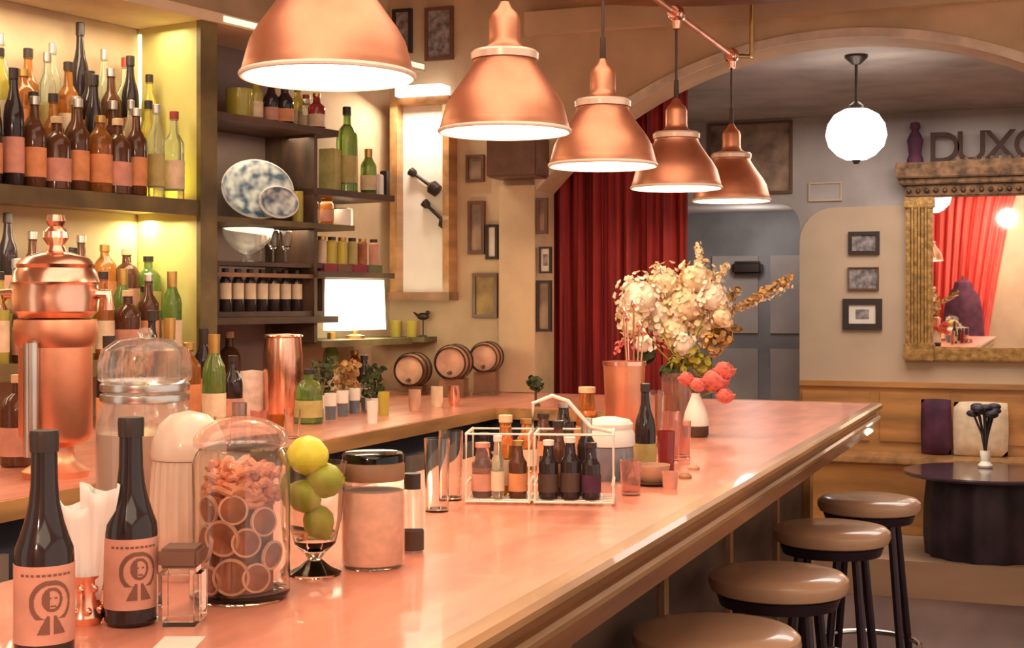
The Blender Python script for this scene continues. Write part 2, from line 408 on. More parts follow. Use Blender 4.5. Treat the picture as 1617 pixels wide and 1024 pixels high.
# light strips in the shelving
def strip(px, off, z0, z1, m, label):
    p = onW(px, 300, off); b = B(); lathe(b, [(0, z0), (.011, z0), (.011, z1), (0, z1)], 10)
    tag(obj('light_strip', b, m), label, 'light', 'shelf light strips', (p.x, p.y, 0))
strip(223, .285, 1.94, 2.40, 'led', 'upright glowing green strip light in the upper shelf corner')
strip(302, .10, 1.41, 1.745, 'led_white', 'upright glowing strip light below the upper bottle shelf')
rz_w = -WA
tag(obj('light_strip', wallbox(.06, 1.24, -.034, -.028, 2.428, 2.448), 'led_soft'), 'long pale green light strip along the cornice of the bottle shelving', 'light', 'shelf light strips')
p = wp(-1.05, .12, 2.40); area('shelf_top_light', p, (0, 0, rz_w), .12, 2.0, 9, SHELF)
p = wp(-1.05, .10, 1.735); area('shelf_mid_light', p, (0, 0, rz_w), .1, 2.0, 6, SHELF)
p = wp(-.07, .15, 1.81); area('shelf_up_light', p, (pi, 0, rz_w), .06, .22, 2.4, (.90, 1, .2))
p = wp(-.06, .24, 1.74); area('shelf_up_light', p, (0, 0, rz_w), .05, .08, 1.0, (.90, 1, .5))
p = wp(.40, .10, 2.085); area('shelf_far_light', p, (0, 0, rz_w), .1, .5, .8, SHELF)
p = wp(.90, .12, 1.85); area('shelf_far_light', p, (0, 0, rz_w), .1, .4, .7, SHELF)
p = wp(.36, .10, 1.73); area('shelf_far_light', p, (0, 0, rz_w), .1, .5, .8, SHELF)

# ------------------------------------------------------------------ bottles
KINDS = {   # name: (radius, height, body profile fractions, neck radius)
 'spirit': (.038, .30, .62, .014), 'wine': (.037, .31, .60, .0145), 'slim': (.030, .33, .66, .012),
 'squat': (.048, .24, .60, .016), 'tall': (.033, .36, .58, .013), 'flask': (.042, .26, .70, .015)}
def bottle(kind, glass, lab, cap, label, loc, rz=0, group=None, dims=None, cat='bottle', name='bottle', lr=(.20, .72)):
    r, h, f, nr = dims or KINDS[kind]
    t = thing(name, label, cat, loc, rz, group)
    zs = h * f; b = B()
    if kind in ('wine', 'tall'):
        sh_ = [(r * .985, zs + .1 * (h - zs)), (r * .88, zs + .25 * (h - zs)), (r * .6, zs + .42 * (h - zs)), (nr * 1.15, zs + .58 * (h - zs))]
    elif kind == 'squat':
        sh_ = [(r * .96, zs + .08 * h), (r * .7, zs + .15 * h), (nr * 1.1, zs + .2 * h)]
    else:
        sh_ = [(r * .97, zs + .03 * h), (r * .75, zs + .08 * h), (nr * 1.2, zs + .14 * h)]
    lathe(b, [(0, .002), (r * .9, 0), (r, .006), (r, zs)] + sh_ + [(nr, h * .9), (nr * 1.15, h * .905), (nr * 1.15, h * .955), (nr, h * .96), (0, h * .96)], 20)
    obj('glass_body', b, glass, t)
    b = B(); rc = nr * 1.25; lathe(b, [(0, h * .915), (rc, h * .915), (rc, h), (rc * .85, h * 1.005), (0, h * 1.005)] if kind != 'wine' else
              [(0, h * .80), (nr * 1.22, h * .80), (nr * 1.3, h * .95), (nr * 1.3, h * 1.003), (0, h * 1.003)], 14)
    obj('cap', b, cap, t)
    if lab:
        b = B(); lathe(b, [(r, zs * lr[0]), (r + .0012, zs * lr[0]), (r + .0012, zs * lr[1]), (r, zs * lr[1])], 20); obj('paper_label', b, lab, t)
    return t
protos = {}
COMBOS = [('spirit', 'glass_amber', 'label_cream', 'cap_dark', 'amber'), ('wine', 'glass_green', 'label_cream', 'cap_gold', 'green'),
 ('slim', 'glass_clear', 'label_olive', 'cap_silver', 'clear'), ('squat', 'glass_brown', 'label_pink', 'cork', 'squat brown'),
 ('tall', 'glass_dark', 'label_pink', 'cap_dark', 'tall dark'), ('flask', 'glass_amber', 'label_orange', 'cap_gold', 'broad amber'),
 ('spirit', 'glass_clear', 'label_cream', 'cap_red', 'clear red-capped'), ('wine', 'glass_dark', 'label_orange', 'cap_dark', 'dark wine'),
 ('slim', 'glass_yellow', 'label_cream', 'cap_dark', 'slender yellow'), ('squat', 'glass_green', 'label_olive', 'cap_dark', 'squat green'),
 ('spirit', 'glass_red', 'label_cream', 'cap_gold', 'red'), ('spirit', 'glass_brown', 'label_orange', 'cap_silver', 'brown')]
LAB = {'label_cream': 'cream label', 'label_olive': 'olive label', 'label_pink': 'pink label', 'label_orange': 'orange label'}
def put_bottle(ci, loc, rz, label, group, sc=1., wd=.9):
    k, g, l, c, _ = COMBOS[ci]
    if ci not in protos:
        o = bottle(k, g, l, c, label, loc, rz, group); o.scale = (wd, wd, sc); protos[ci] = o; return o
    return dup(protos[ci], loc, rz, label, group, (wd, wd, sc))
def row(s0, s1, off, z, seq, where, group, jit=.01, hs=1.):
    n = len(seq)
    for i, ci in enumerate(seq):
        s = s0 + (s1 - s0) * (i / (n - 1)) + random.uniform(-jit, jit) * .5
        p = wp(s, off + random.uniform(-.003, .003), z)
        put_bottle(ci, p, random.uniform(0, 6), '%s bottle with %s, %s from left %s' % (COMBOS[ci][4], LAB[COMBOS[ci][2]], ordw(i), where), group, random.uniform(.92, 1.06) * hs)
row(-.84, -.11, .036, Z1, [7, 4, 11, 3, 11, 5, 3, 11, 2, 6], 'in upper shelf front row', 'front row bottles on the upper shelf')
row(-.86, -.15, .112, Z1, [7, 4, 4, 0, 0, 11, 4, 11, 2, 8], 'in upper shelf middle row', 'middle row bottles on the upper shelf', hs=1.04)
row(-1.04, -.08, .183, Z1 + .13, [0, 4, 5, 11, 8, 5, 2, 0, 7, 11, 4, 8], 'in upper shelf raised row', 'raised row bottles on the upper shelf')
row(-1.05, -.12, .252, Z1 + .13, [2, 4, 2, 4, 2, 0, 2, 4, 2, 6], 'in upper shelf rear row', 'rear row bottles on the upper shelf', hs=1.2)
row(-1.00, -.12, .036, Z2, [0, 11, 8, 3, 5, 9, 0, 3, 11, 1], 'in lower shelf front row', 'front row bottles on the lower shelf', hs=.9)
row(-1.00, -.16, .112, Z2, [5, 0, 9, 2, 7, 4, 5, 1, 9], 'in lower shelf middle row', 'middle row bottles on the lower shelf', hs=.95)
row(-1.05, -.08, .19, Z2 + .13, [8, 0, 4, 2, 4, 11, 7, 11, 5, 3, 9], 'in lower shelf raised row', 'raised row bottles on the lower shelf', hs=.93)
# ------------------------------------------------------------------ small ware builders
def tumbler(bm, r, h, taper=.85, t=.002):
    lathe(bm, [(0, 0), (r * taper, 0), (r, h), (r - t, h), (r * taper - t, .006), (0, .006)], 24); return bm
def cupmesh(r, h, t=.003): return lathe(B(), [(0, 0), (r * .8, 0), (r, h * .25), (r, h), (r - t, h), (r - t, h * .3), (r * .75, .006), (0, .006)], 24)

def frame(name, plane, x0, x1, y0, y1, label, fm='black_frame', art='paper_grey', matb=None, fw=.018, cat='picture frame', d=.02, group=None):
    # plane: ('Y', Y) facing -Y.  pixel box -> real size on that wall
    Y = plane; a = onY(x0, (y0 + y1) / 2, Y); c = onY(x1, (y0 + y1) / 2, Y); mid = onY((x0 + x1) / 2, (y0 + y1) / 2, Y)
    zt = onY((x0 + x1) / 2, y0, Y).z; zb = onY((x0 + x1) / 2, y1, Y).z; w = (c.x - a.x) / 2; h = (zt - zb) / 2
    t = thing(name, label, cat, (mid.x, Y, (zt + zb) / 2), 0, group); b = B()
    box(b, -w, w, -d, 0, h - fw, h); box(b, -w, w, -d, 0, -h, -h + fw); box(b, -w, -w + fw, -d, 0, -h + fw, h - fw); box(b, w - fw, w, -d, 0, -h + fw, h - fw)
    obj('frame', b, fm, t)
    iw, ih = w - fw, h - fw
    if matb:
        b = B(); box(b, -iw, iw, -d * .5, -.001, -ih, ih); obj('mount', b, matb, t); b = B()
        box(b, -iw * .5, iw * .5, -d * .6, -d * .5, -ih * .5, ih * .5); obj('picture', b, art, t)
    else:
        b = B(); box(b, -iw, iw, -d * .5, -.001, -ih, ih); obj('picture', b, art, t)
    return t
YBf = YB
frame('picture_frame', YB, 1118, 1251, 193, 307, 'large brown painting hanging in the alcove behind the last pendant', 'brown_frame', 'art_brown', fw=.015, cat='painting')
frame('picture_frame', YB - .012, 1340, 1389, 366, 402, 'small dark framed print, topmost of three on the tan wall', 'black_frame', 'paper_grey', fw=.02, group='three frames on the tan wall')
frame('picture_frame', YB - .012, 1339, 1388, 422, 458, 'small dark brown framed print, middle of three on the tan wall', 'brown_frame', 'paper_grey', fw=.008, group='three frames on the tan wall')
frame('picture_frame', YB - .012, 1331, 1393, 472, 521, 'black framed print with white mount, lowest of three on the tan wall', 'black_frame', 'paper_grey', 'paper', fw=.035, group='three frames on the tan wall')
frame('wall_plaque', YB, 1277, 1330, 288, 318, 'faint tan plaque on the alcove wall above the framed prints', 'wall_tan', 'wall_grey', fw=.01, cat='plaque', d=.012)
G = 'small frames on the pillar wall'
for a in [(622, 652, 15, 85, 'dark framed picture high on the wall beside the largest pendant', 'black_frame', 'paper_grey', None, .014),
          (673, 717, 12, 96, 'brown framed picture high on the wall between two pendants', 'brown_frame', 'paper_grey', None, .014),
          (738, 766, 245, 288, 'small brown picture under the second pendant, topmost of the pillar frames', 'brown_frame', 'art_brown', None, .012),
          (741, 767, 318, 402, 'tall narrow brown frame below the small brown picture', 'brown_frame', 'art_brown', None, .014),
          (769, 788, 355, 410, 'slim black framed picture beside the tall narrow brown frame', 'black_frame', 'paper', None, .012),
          (748, 787, 432, 502, 'ochre framed picture above the barrels, lowest on this wall', 'brown_frame', 'art_ochre', None, .014),
          (849, 866, 313, 370, 'slim brown frame beside the red curtain, topmost of three', 'brown_frame', 'art_brown', None, .012),
          (853, 872, 390, 432, 'small black frame beside the red curtain, middle of three', 'black_frame', 'paper_grey', 'paper', .008),
          (849, 872, 443, 524, 'tall dark frame beside the red curtain, lowest of three', 'black_frame', 'art_brown', None, .012)]:
    frame('picture_frame', YA, a[0], a[1], a[2], a[3], a[4], a[5], a[6], a[7], a[8], group=G)
a0 = onY(790, 222, YA); a1 = onY(868, 283, YA)
b = rbox(B(), a0.x, a1.x, YA - .16, YA, a1.z, a0.z, .008); tag(obj('wall_speaker', b, 'brown_frame'), 'dark brown box speaker mounted high on the pillar beside the curtain', 'speaker')
struct('trim_5', box(B(), onY(792, 300, YA).x, onY(848, 300, YA).x, YA - .03, YA, 1.07, 1.95), 'wall_cream')

# display case
p0 = onY(630, 465, YA); p1 = onY(722, 465, YA); zt = onY(675, 168, YA).z; zb = onY(675, 462, YA).z
t = thing('display_case', 'tall lit wooden display case with white panel and hanging bar tools', 'display case', (p0.x, YA, zb)); w = p1.x - p0.x; h = zt - zb
b = B(); box(b, 0, .035, -.09, 0, 0, h); box(b, w - .03, w, -.09, 0, 0, h); box(b, 0, w, -.09, 0, h, h + .03); obj('frame', b, 'wood_edge_light', t)
b = B(); box(b, -.005, w + .005, -.10, 0, -.035, 0); obj('sill', b, 'wood_mid', t)
b = B(); box(b, .035, w - .03, -.03, -.001, 0, h); obj('white_panel', b, 'white', t)
for (cx_, cz, ang, nm) in ((.135, .49 * 1, 35, 'jigger'), (.195, .345, 42, 'strainer')):
    b = B(); M = Matrix.Translation((cx_ + 0., -.045, cz)) @ Matrix.Rotation(R_(ang - 90), 4, 'Y')
    lathe(b, [(0, -.10), (.028, -.09), (.031, -.055), (.008, -.035), (.007, .035), (.018, .05), (.020, .07), (0, .078)], 14, M=M)
    tag(obj('cocktail_' + nm, b, 'black_metal'), 'dark metal cocktail %s hung %s in the white display case' % (nm, 'higher' if nm == 'jigger' else 'lower'), 'bar tool', 'bar tools in the display case', (p0.x, YA, zb))
b = B(); box(b, .045, w - .02, -.13, -.03, h + .03, h + .075); obj('light_box', b, 'case_glow', t)
area('case_light', (p0.x + w / 2, YA - .16, zt + .02), (R_(-20), 0, 0), w * .7, .05, 3.2, (1, .9, .72))

# ------------------------------------------------------------------ mirror with letters, globe lamp
t = thing('gilt_mirror', 'large ornate gilt framed mirror reflecting a red drape', 'mirror', (0, 0, 0))
xa = onY(1432, 440, YB).x; xi = onY(1474, 440, YB).x; xb = xa + 1.25; zT = onY(1500, 312, YB).z; zB_ = onY(1500, 548, YB).z; zb = onY(1500, 570, YB).z; zc = onY(1500, 258, YB).z
fw = xi - xa
for x in (xa, xb - fw):
    b = B(); rbox(b, x, x + fw, YB - .07, YB, zb + .05, zT, .008)
    for k in range(3): tube(b, [(x + fw * (.25 + .25 * k), YB - .072, zb + .10), (x + fw * (.25 + .25 * k), YB - .072, zT - .05)], .012, 8)
    rbox(b, x - .01, x + fw + .01, YB - .085, YB, zT - .06, zT, .006); rbox(b, x - .01, x + fw + .01, YB - .085, YB, zb, zb + .10, .006)
    obj('side_column', b, 'gold', t)
b = B(); rbox(b, xa + fw, xb - fw, YB - .06, YB, zb, zB_, .008); obj('bottom_rail', b, 'gold', t)
b = B(); rbox(b, xa, xb, YB - .08, YB, zT, zT + .07, .008); rbox(b, xa - .03, xb + .03, YB - .11, YB, zT + .07, zT + .105, .006); rbox(b, xa - .05, xb + .05, YB - .14, YB, zT + .105, zc, .006)
for i in range(26): ball(b, (xa + .02 + i * (xb - xa - .04) / 25, YB - .085, zT + .035), .014)
obj('cornice', b, 'gold_dark', t)
b = B(); box(b, xi, xb - fw, YB - .040, YB - .013, zB_, zT); obj('mirror_glass', b, 'mirror', t)
# letters on top of the mirror
lz = onY(1500, 208, YB).z; hgt = (lz - zc)
st = thing('letter_sign', 'dark metal capital letters standing on a low rail above the gilt mirror', 'sign', (0, 0, 0))
sx = onY(1466, 240, YB).x; adv = (onY(1505, 240, YB).x - sx) * 1.12
for i, ch in enumerate('DUXC'):
    cu = bpy.data.curves.new('letter', 'FONT'); cu.body = ch; cu.size = hgt * 1.36; cu.extrude = .010; cu.offset = .001; cu.space_character = 1
    o = bpy.data.objects.new('tmp', cu); C.objects.link(o); bpy.context.view_layer.update()
    me = bpy.data.meshes.new_from_object(o.evaluated_get(bpy.context.evaluated_depsgraph_get())); bpy.data.objects.remove(o)
    o = bpy.data.objects.new('letter', me); C.objects.link(o); me.materials.clear(); me.materials.append(MATS['letter']); o.parent = st
    o.rotation_euler = (pi / 2, 0, 0); o.location = (sx + i * adv, YB - .07, zc + .002)
b = B(); box(b, onY(1512, 240, YB).x, xb + .02, YB - .12, YB - .105, zc, zc + .008)
for i in range(14): box(b, onY(1512, 240, YB).x + i * .045, onY(1512, 240, YB).x + i * .045 + .02, YB - .12, YB - .105, zc + .008, zc + .022)
obj('rail', b, 'gold_dark', st)
pz = onY(1447, 225, YB)
b = B(); hh = onY(1447, 195, YB).z - zc
lathe(b, [(0, 0), (.045, 0), (.045, .02), (.034, .05), (.04, .10), (.045, hh * .55), (.028, hh * .72), (.018, hh * .78), (.03, hh * .86), (.024, hh * .97), (0, hh)], 18)
tag(obj('figurine', b, 'purple'), 'small dark purple figurine standing on the left end of the mirror cornice', 'figurine', None, (pz.x, YB - .075, zc))

g = onY(1352, 213, 6.2); gt = thing('globe_pendant', 'glowing white globe lamp hanging below the grey arch ceiling', 'pendant lamp', (g.x, g.y, g.z))
k = g.y / ray(1352, 213).y; gr = 47.5 / F * k
b = B(); lathe(b, [(.0, -gr * .84), (gr * .35, -gr * .82), (gr * .62, -gr * .68), (gr * .9, -gr * .38), (gr, -gr * .02), (gr * .93, gr * .35), (gr * .72, gr * .66), (gr * .4, gr * .84), (0, gr * .86)], 32)
obj('glass_globe', b, 'globe', gt)
b = B(); lathe(b, [(0, gr * .80), (.032, gr * .82), (.030, gr * .98), (.012, gr * 1.1), (0, gr * 1.1)], 16); obj('fitting', b, 'black_metal', gt); b = B(); lathe(b, [(0, -gr * .98), (.012, -gr * .96), (.020, -gr * .84), (0, -gr * .82)], 16); obj('finial', b, 'black_metal', gt)
b = B(); tube(b, [(0, 0, gr), (0, 0, zv - g.z - .01)], .007); obj('rod', b, 'black_metal', gt)
b = B(); lathe(b, [(0, zv - g.z - .045), (.02, zv - g.z - .04), (.05, zv - g.z - .01), (.05, zv - g.z), (0, zv - g.z)], 18); obj('ceiling_cap', b, 'black_metal', gt)

# coat stand seen in the mirror
t = thing('coat_stand', 'dark plum coat on a stand seen only in the gilt mirror', 'coat stand', (-1.15, -2.7, 0))
b = B(); tube(b, [(0, 0, 0), (0, 0, 1.78)], .02, 10); obj('pole', b, 'wood_dark', t); b = B(); lathe(b, [(0, 0), (.22, 0), (.2, .03), (0, .04)], 24); obj('base', b, 'wood_dark', t)
b = B(); n = 40; L = []
for z, rr in ((.55, .27), (.9, .26), (1.3, .23), (1.5, .20), (1.62, .12), (1.70, .10), (1.74, .02)): L.append([b.verts.new((rr * (1 + .08 * sin(7 * i / n * 2 * pi)) * cos(i / n * 2 * pi), .6 * rr * sin(i / n * 2 * pi), z)) for i in range(n)])
for a, c in zip(L, L[1:]):
    for i in range(n): b.faces.new((a[i], a[(i + 1) % n], c[(i + 1) % n], c[i]))
obj('coat', b, 'purple', t)

# ------------------------------------------------------------------ pendants over the bar
ZR = 2.42; XP = -1.19
rail = thing('pipe_rail', 'horizontal copper pipe carrying the row of pendants above the bar', 'pipe', (XP, 0, ZR))
b = B(); tube(b, [(0, 1.2, 0), (0, 5.43, 0)], .0105, 12); obj('pipe', b, 'copper', rail)
for y in (1.4, 3.3):
    b = B(); tube(b, [(0, y, .0), (0, y, ZC - ZR)], .007); obj('hanger', b, 'brass', rail)
b = B(); q = onY(1187, 85, 5.46); 
tube(b, [(0, 5.40, 0), (.06, 5.44, -.0), (q.x - XP, 5.46, .0), (q.x - XP, 5.46, ZC - ZR)], .0095, 10); obj('end_hanger', b, 'brass', rail)
prof_out = [(.150, 0), (.151, .006), (.147, .020), (.143, .035), (.136, .060), (.122, .085), (.102, .112), (.086, .135), (.074, .155), (.073, .163)]
prof_cap = [(.073, .163), (.078, .165), (.079, .180), (.073, .186), (.055, .190), (.042, .196), (.037, .204), (.036, .215), (.036, .258), (.030, .272), (.018, .284), (.010, .300), (.0, .300)]
def pendant(label, loc, grp):
    t = thing('copper_pendant', label, 'pendant lamp', loc, 0, grp)
    sd = obj('shade', lathe(B(), prof_out, 56), 'copper', t)
    obj('shade_lining', lathe(B(), [(.1495, .001)] + [(r - .0025, z) for r, z in prof_out[2:]] + [(0, .160)], 56), 'enamel', sd)
    b = B(); tube(b, [(.1503 * cos(i / 48 * 2 * pi), .1503 * sin(i / 48 * 2 * pi), .001) for i in range(48)], .0050, 8, True); obj('rim', b, 'enamel', sd)
    obj('collar', lathe(B(), prof_cap[1:4] + [(.05, .186), (.05, .165), prof_cap[1]], 40), 'collar', t)
    obj('socket_cap', lathe(B(), prof_cap[4:], 32), 'copper', t)
    b = B(); lathe(b, [(0, .035), (.018, .038), (.030, .055), (.032, .07), (.025, .095), (.014, .115), (.014, .15), (0, .15)], 20); obj('bulb', b, 'bulb', t)
    b = B(); tube(b, [(0, 0, .295), (0, 0, ZR - loc[2] - .012)], .0045, 8); lathe(b, [(0, .298), (.009, .298), (.008, .36), (0, .365)], 10); obj('cord', b, 'wood_dark', t)
    b = B(); ball(b, (0, 0, ZR - loc[2]), .030); tube(b, [(0, -.045, ZR - loc[2]), (0, .045, ZR - loc[2])], .020, 12)
    lathe(b, [(.0, ZR - loc[2] - .05), (.014, ZR - loc[2] - .05), (.018, ZR - loc[2] - .02), (0, ZR - loc[2] - .02)], 12); obj('pipe_joint', b, 'copper_bright', t)
    return t
PX = [(518, 121, 'largest and nearest copper dome pendant above the bar, its top out of frame'), (797, 208, 'copper dome pendant second from the camera, before the white display case'),
      (952, 262, 'copper dome pendant, middle one of the five above the bar'), (1068, 297, 'copper dome pendant fourth from the camera, before the red curtain'),
      (1155, 317, 'smallest and farthest copper dome pendant, before the brown painting')]
for px, py, lb in PX:
    r = ray(px, py); tt = XP / r.x; loc = (XP, r.y * tt, EYE + r.z * tt)
    loc = (XP, loc[1], loc[2])
    pt = pendant(lb, loc, 'copper pendants over the bar')
    point('pendant_light', (0, 0, .022), 5.6, PEND, .025, pt)

# ------------------------------------------------------------------ stools
def stool(label, loc):
    t = thing('bar_stool', label, 'stool', loc, 0, 'tan topped bar stools')
    b = B(); h = .76
    lathe(b, [(0, h - .055), (.155, h - .055), (.172, h - .048), (.180, h - .030), (.178, h - .014), (.165, h - .003), (.13, h + .003), (0, h + .004)], 48); obj('seat', b, 'seat', t)
    b = B(); lathe(b, [(0, h - .085), (.15, h - .085), (.16, h - .056), (0, h - .056)], 40); obj('seat_base', b, 'stool_leg', t)
    for k in range(4):
        a = pi / 4 + k * pi / 2; b = B(); tube(b, [(.12 * cos(a), .12 * sin(a), h - .07), (.20 * cos(a), .20 * sin(a), 0.004)], .014, 10); obj('leg', b, 'stool_leg', t)
    b = B(); tube(b, [(.175 * cos(i / 36 * 2 * pi), .175 * sin(i / 36 * 2 * pi), .24) for i in range(36)], .010, 8, True); obj('foot_ring', b, 'steel', t)
    return t
for (px, py, lb) in ((1131, 1003, 'round tan seated bar stool nearest the camera, cut by the bottom edge'), (1229, 912, 'round tan seated bar stool second from the camera'),
                     (1313, 838, 'round tan seated bar stool third from the camera'), (1372, 792, 'round tan seated bar stool farthest from the camera, by the bar end')):
    p = onz(px, py, .745); stool(lb, (p.x, p.y, 0))

# ------------------------------------------------------------------ bench, table
t = thing('wall_bench', 'honey coloured wooden bench seat along the alcove back wall', 'bench', (0, 0, 0))
b = B(); rbox(b, nx1 + .02, 1.15, YB - .37, YB - .052, .565, .60, .006); obj('seat', b, 'wood_edge_light', t)
b = B(); box(b, nx1 + .04, 1.12, YB - .34, YB - .06, .182, .565); obj('front', b, 'wood_honey', t)
def cushion(x0, x1, y0, y1, m, label, tilt=0):
    p = onY((x0 + x1) / 2, (y0 + y1) / 2, YB - .14); w = (onY(x1, y0, YB - .14).x - onY(x0, y0, YB - .14).x) / 2; h = (onY(x0, y0, YB - .14).z - .60) / 2
    b = B(); n = 10; g = []
    for s in (-1, 1):
        L = []
        for j in range(n + 1):
            rw = []
            for i in range(n + 1):
                u, v = i / n * 2 - 1, j / n * 2 - 1; th = .045 * (max(0, (1 - u * u) * (1 - v * v))) ** .35
                rw.append(b.verts.new((u * w * (1 - .04 * v * v), s * th, v * h * (1 - .04 * u * u))))
            L.append(rw)
        for j in range(n):
            for i in range(n): b.faces.new((L[j][i], L[j][i + 1], L[j + 1][i + 1], L[j + 1][i]))
    bmesh.ops.remove_doubles(b, verts=list(b.verts), dist=.0008)
    tag(obj('cushion', b, m), label, 'cushion', 'cushions on the bench', (p.x, YB - .11, .60 + h), 0)
cushion(1453, 1502, 630, 715, 'purple', 'dark purple cushion propped on the wooden bench')
cushion(1504, 1592, 634, 715, 'label_cream', 'pale tan cushion on the bench behind the dark flower vase')
tz = .60; p = onz(1556, 745, tz)
TY = p.y; TX = p.x
t = thing('drum_table', 'low round dark plum drum table with wide top by the bench', 'table', (TX, TY, .182))
b = B(); lathe(b, [(0, .393), (.37, .393), (.395, .400), (.40, .410), (.395, .418), (0, .420)], 48); obj('table_top', b, 'plum_top', t)
b = B(); pr = []
for i in range(72):
    a = 2 * pi * i / 72; rr = .285 + .008 * sin(a * 14); pr.append((rr * cos(a), rr * sin(a)))
rows = [[b.verts.new((x * s, y * s, z)) for x, y in pr] for s, z in ((1.0, 0), (1.03, .10), (1.02, .25), (.97, .393))]
for a, c in zip(rows, rows[1:]):
    for i in range(72): b.faces.new((a[i], a[(i + 1) % 72], c[(i + 1) % 72], c[i]))
b.faces.new(rows[0][::-1]); b.faces.new(rows[-1]); obj('drum_base', b, 'plum_drum', t)
vz = .604; vp = onz(1556, 738, vz); t = thing('flower_vase', 'small white glass vase with dark drooping flowers on the drum table', 'vase', (vp.x, vp.y, vz))
b = B(); lathe(b, [(0, 0), (.035, 0), (.038, .01), (.022, .03), (.028, .07), (.026, .085), (.02, .085), (.02, .03), (0, .02)], 20); obj('glass_vase', b, 'white', t)
b = B(); random.seed(3)
for i in range(12):
    a = i * 2.4; ro = .075 * (.45 + .55 * random.random()); tube(b, [(0, 0, .07), (.3 * ro * cos(a), .3 * ro * sin(a), .17), (ro * cos(a), ro * sin(a), .29 + .02 * sin(i))], .006, 6)
    ball(b, (ro * cos(a), ro * sin(a), .29 + .02 * sin(i)), .035, (1, 1, .55))
obj('dark_flowers', b, 'plum_drum', t)
point('table_light', (vp.x - .08, vp.y - .12, vz + .12), .25, (1, .8, .5), .02)

# ------------------------------------------------------------------ barware in front
def print_on(t, r, z0, z1, a0, a1, pred, m='print_brown', nm='emblem', na=90, nz=90):
    b = B(); vs = {}
    def V(i, j):
        if (i, j) not in vs:
            a = a0 + (a1 - a0) * i / na; vs[(i, j)] = b.verts.new((r * cos(a), r * sin(a), z0 + (z1 - z0) * j / nz))
        return vs[(i, j)]
    for i in range(na):
        for j in range(nz):
            if pred((i + .5) / na * 2 - 1, (j + .5) / nz * 2 - 1): b.faces.new((V(i, j), V(i + 1, j), V(i + 1, j + 1), V(i, j + 1)))
    obj(nm, b, m, t)
def emblem(u, v):
    a, c = (u - .10) / .62, (v - .08) / .62; q = math.hypot(a, c)
    ring = .78 + .10 * max(0, a) < q < 1.0 and c > -.75
    p, w = (u - .14) / .30, (v - .16) / .34; head = .74 < math.hypot(p, w) < 1 or (math.hypot(p, w) < .74 and p < -.25)
    eyes = (abs(v - .20) < .025 and .05 < abs(u - .16) < .14) or (abs(v + .02) < .02 and abs(u - .16) < .08)
    coat = -.80 < v < -.30 and abs(u - .12) < .14 + .55 * (-.30 - v) and not abs(u - .12) < .06
    words = .80 < v < .87 and abs(u) < .8 and int((u + 1) * 19) % 3 != 0
    return ring or head or eyes or coat or words
FACE = TH - pi / 2        # local direction that faces the camera
def front_bottle(px, py, label):
    p = onz(px, py, ZB); t = thing('cordial_bottle', label, 'bottle', p, 0, 'dark bottles with copper labels on the bar'); r = .0315; b = B()
    lathe(b, [(0, .003), (.027, 0), (r, .006), (r, .112), (.0305, .122), (.026, .134), (.021, .150), (.0165, .170), (.0145, .190), (.0135, .236), (.0150, .238), (.0150, .246), (.012, .247), (0, .247)], 36)
    obj('glass_body', b, 'glass_dark', t)
    b = B(); lathe(b, [(.0, .226), (.0152, .226), (.0158, .244), (.015, .249), (0, .250)], 24); obj('cap', b, 'cap_dark', t)
    b = B(); lathe(b, [(r, .022), (r + .0006, .022), (r + .0006, .106), (r, .106)], 48); pl_ = obj('paper_label', b, 'label_pink', t)
    a = FACE + R_(24); print_on(pl_, r + .001, .026, .103, a - 1.15, a + 1.15, emblem)
    return t
front_bottle(70, 1042, 'dark bottle with copper label and printed emblem, nearest the left edge')
front_bottle(207, 985, 'dark bottle with copper label and printed emblem, beside the square glass jar')

# glass of rolled napkins
p = onz(135, 985, ZB); t = thing('napkin_cup', 'filigree copper cup holding rolled cream napkins between two dark bottles', 'napkin holder', p)
b = B(); lathe(b, [(0, 0), (.020, 0), (.024, .01), (.018, .03), (.021, .055), (.024, .06), (.0225, .06), (.019, .055), (.016, .03), (0, .01)], 24)
for k in range(8): ball(b, (.021 * cos(k * pi / 4), .021 * sin(k * pi / 4), .018), .0055, seg=8); ball(b, (.021 * cos(k * pi / 4 + .4), .021 * sin(k * pi / 4 + .4), .045), .005, seg=8)
obj('cup', b, 'copper_bright', t)
for k, (dx, h, tw) in enumerate(((-.008, .145, 0), (.012, .165, 1), (.0, .135, 2))):
    b = B(); n = 26; L = []
    for j in range(9):
        f = j / 8; rr = .008 + .018 * f; ring = []
        for i in range(n):
            a = 2 * pi * i / n; q = rr * (1 + .18 * sin(a * 5 + tw + f * 2)); ring.append(b.verts.new((dx * (1 + f) + q * cos(a) * (1 if k < 2 else .8), (k - 1) * .006 + q * sin(a) * .6, .03 + (h - .03) * f + .006 * f * sin(a * 2 + k))))
        L.append(ring)
    for a_, c_ in zip(L, L[1:]):
        for i in range(n): b.faces.new((a_[i], a_[(i + 1) % n], c_[(i + 1) % n], c_[i]))
    o = obj('rolled_napkin', b, 'white', t); md = o.modifiers.new('s', 'SOLIDIFY'); md.thickness = .0012
# square jar with dark lid
p = onz(288, 985, ZB); t = thing('square_jar', 'small square clear glass jar with dark metal lid beside the peel jar', 'jar', p, TH)
b = B(); rbox(b, -.026, .026, -.026, .026, 0, .070, .007); obj('glass_body', b, 'glass', t)
b = B(); rbox(b, -.024, .024, -.024, .024, .070, .094, .004); obj('lid', b, 'brown_frame', t)
# card
a = onz(246, 1000, ZB); b = B(); rbox(b, -.024, .024, -.05, .05, 0, .0012, .0004); o = tag(obj('paper_card', b, 'paper'), 'cream paper card lying on the bar in front of the square jar', 'card', None, (onz(276, 1024, ZB)), TH)

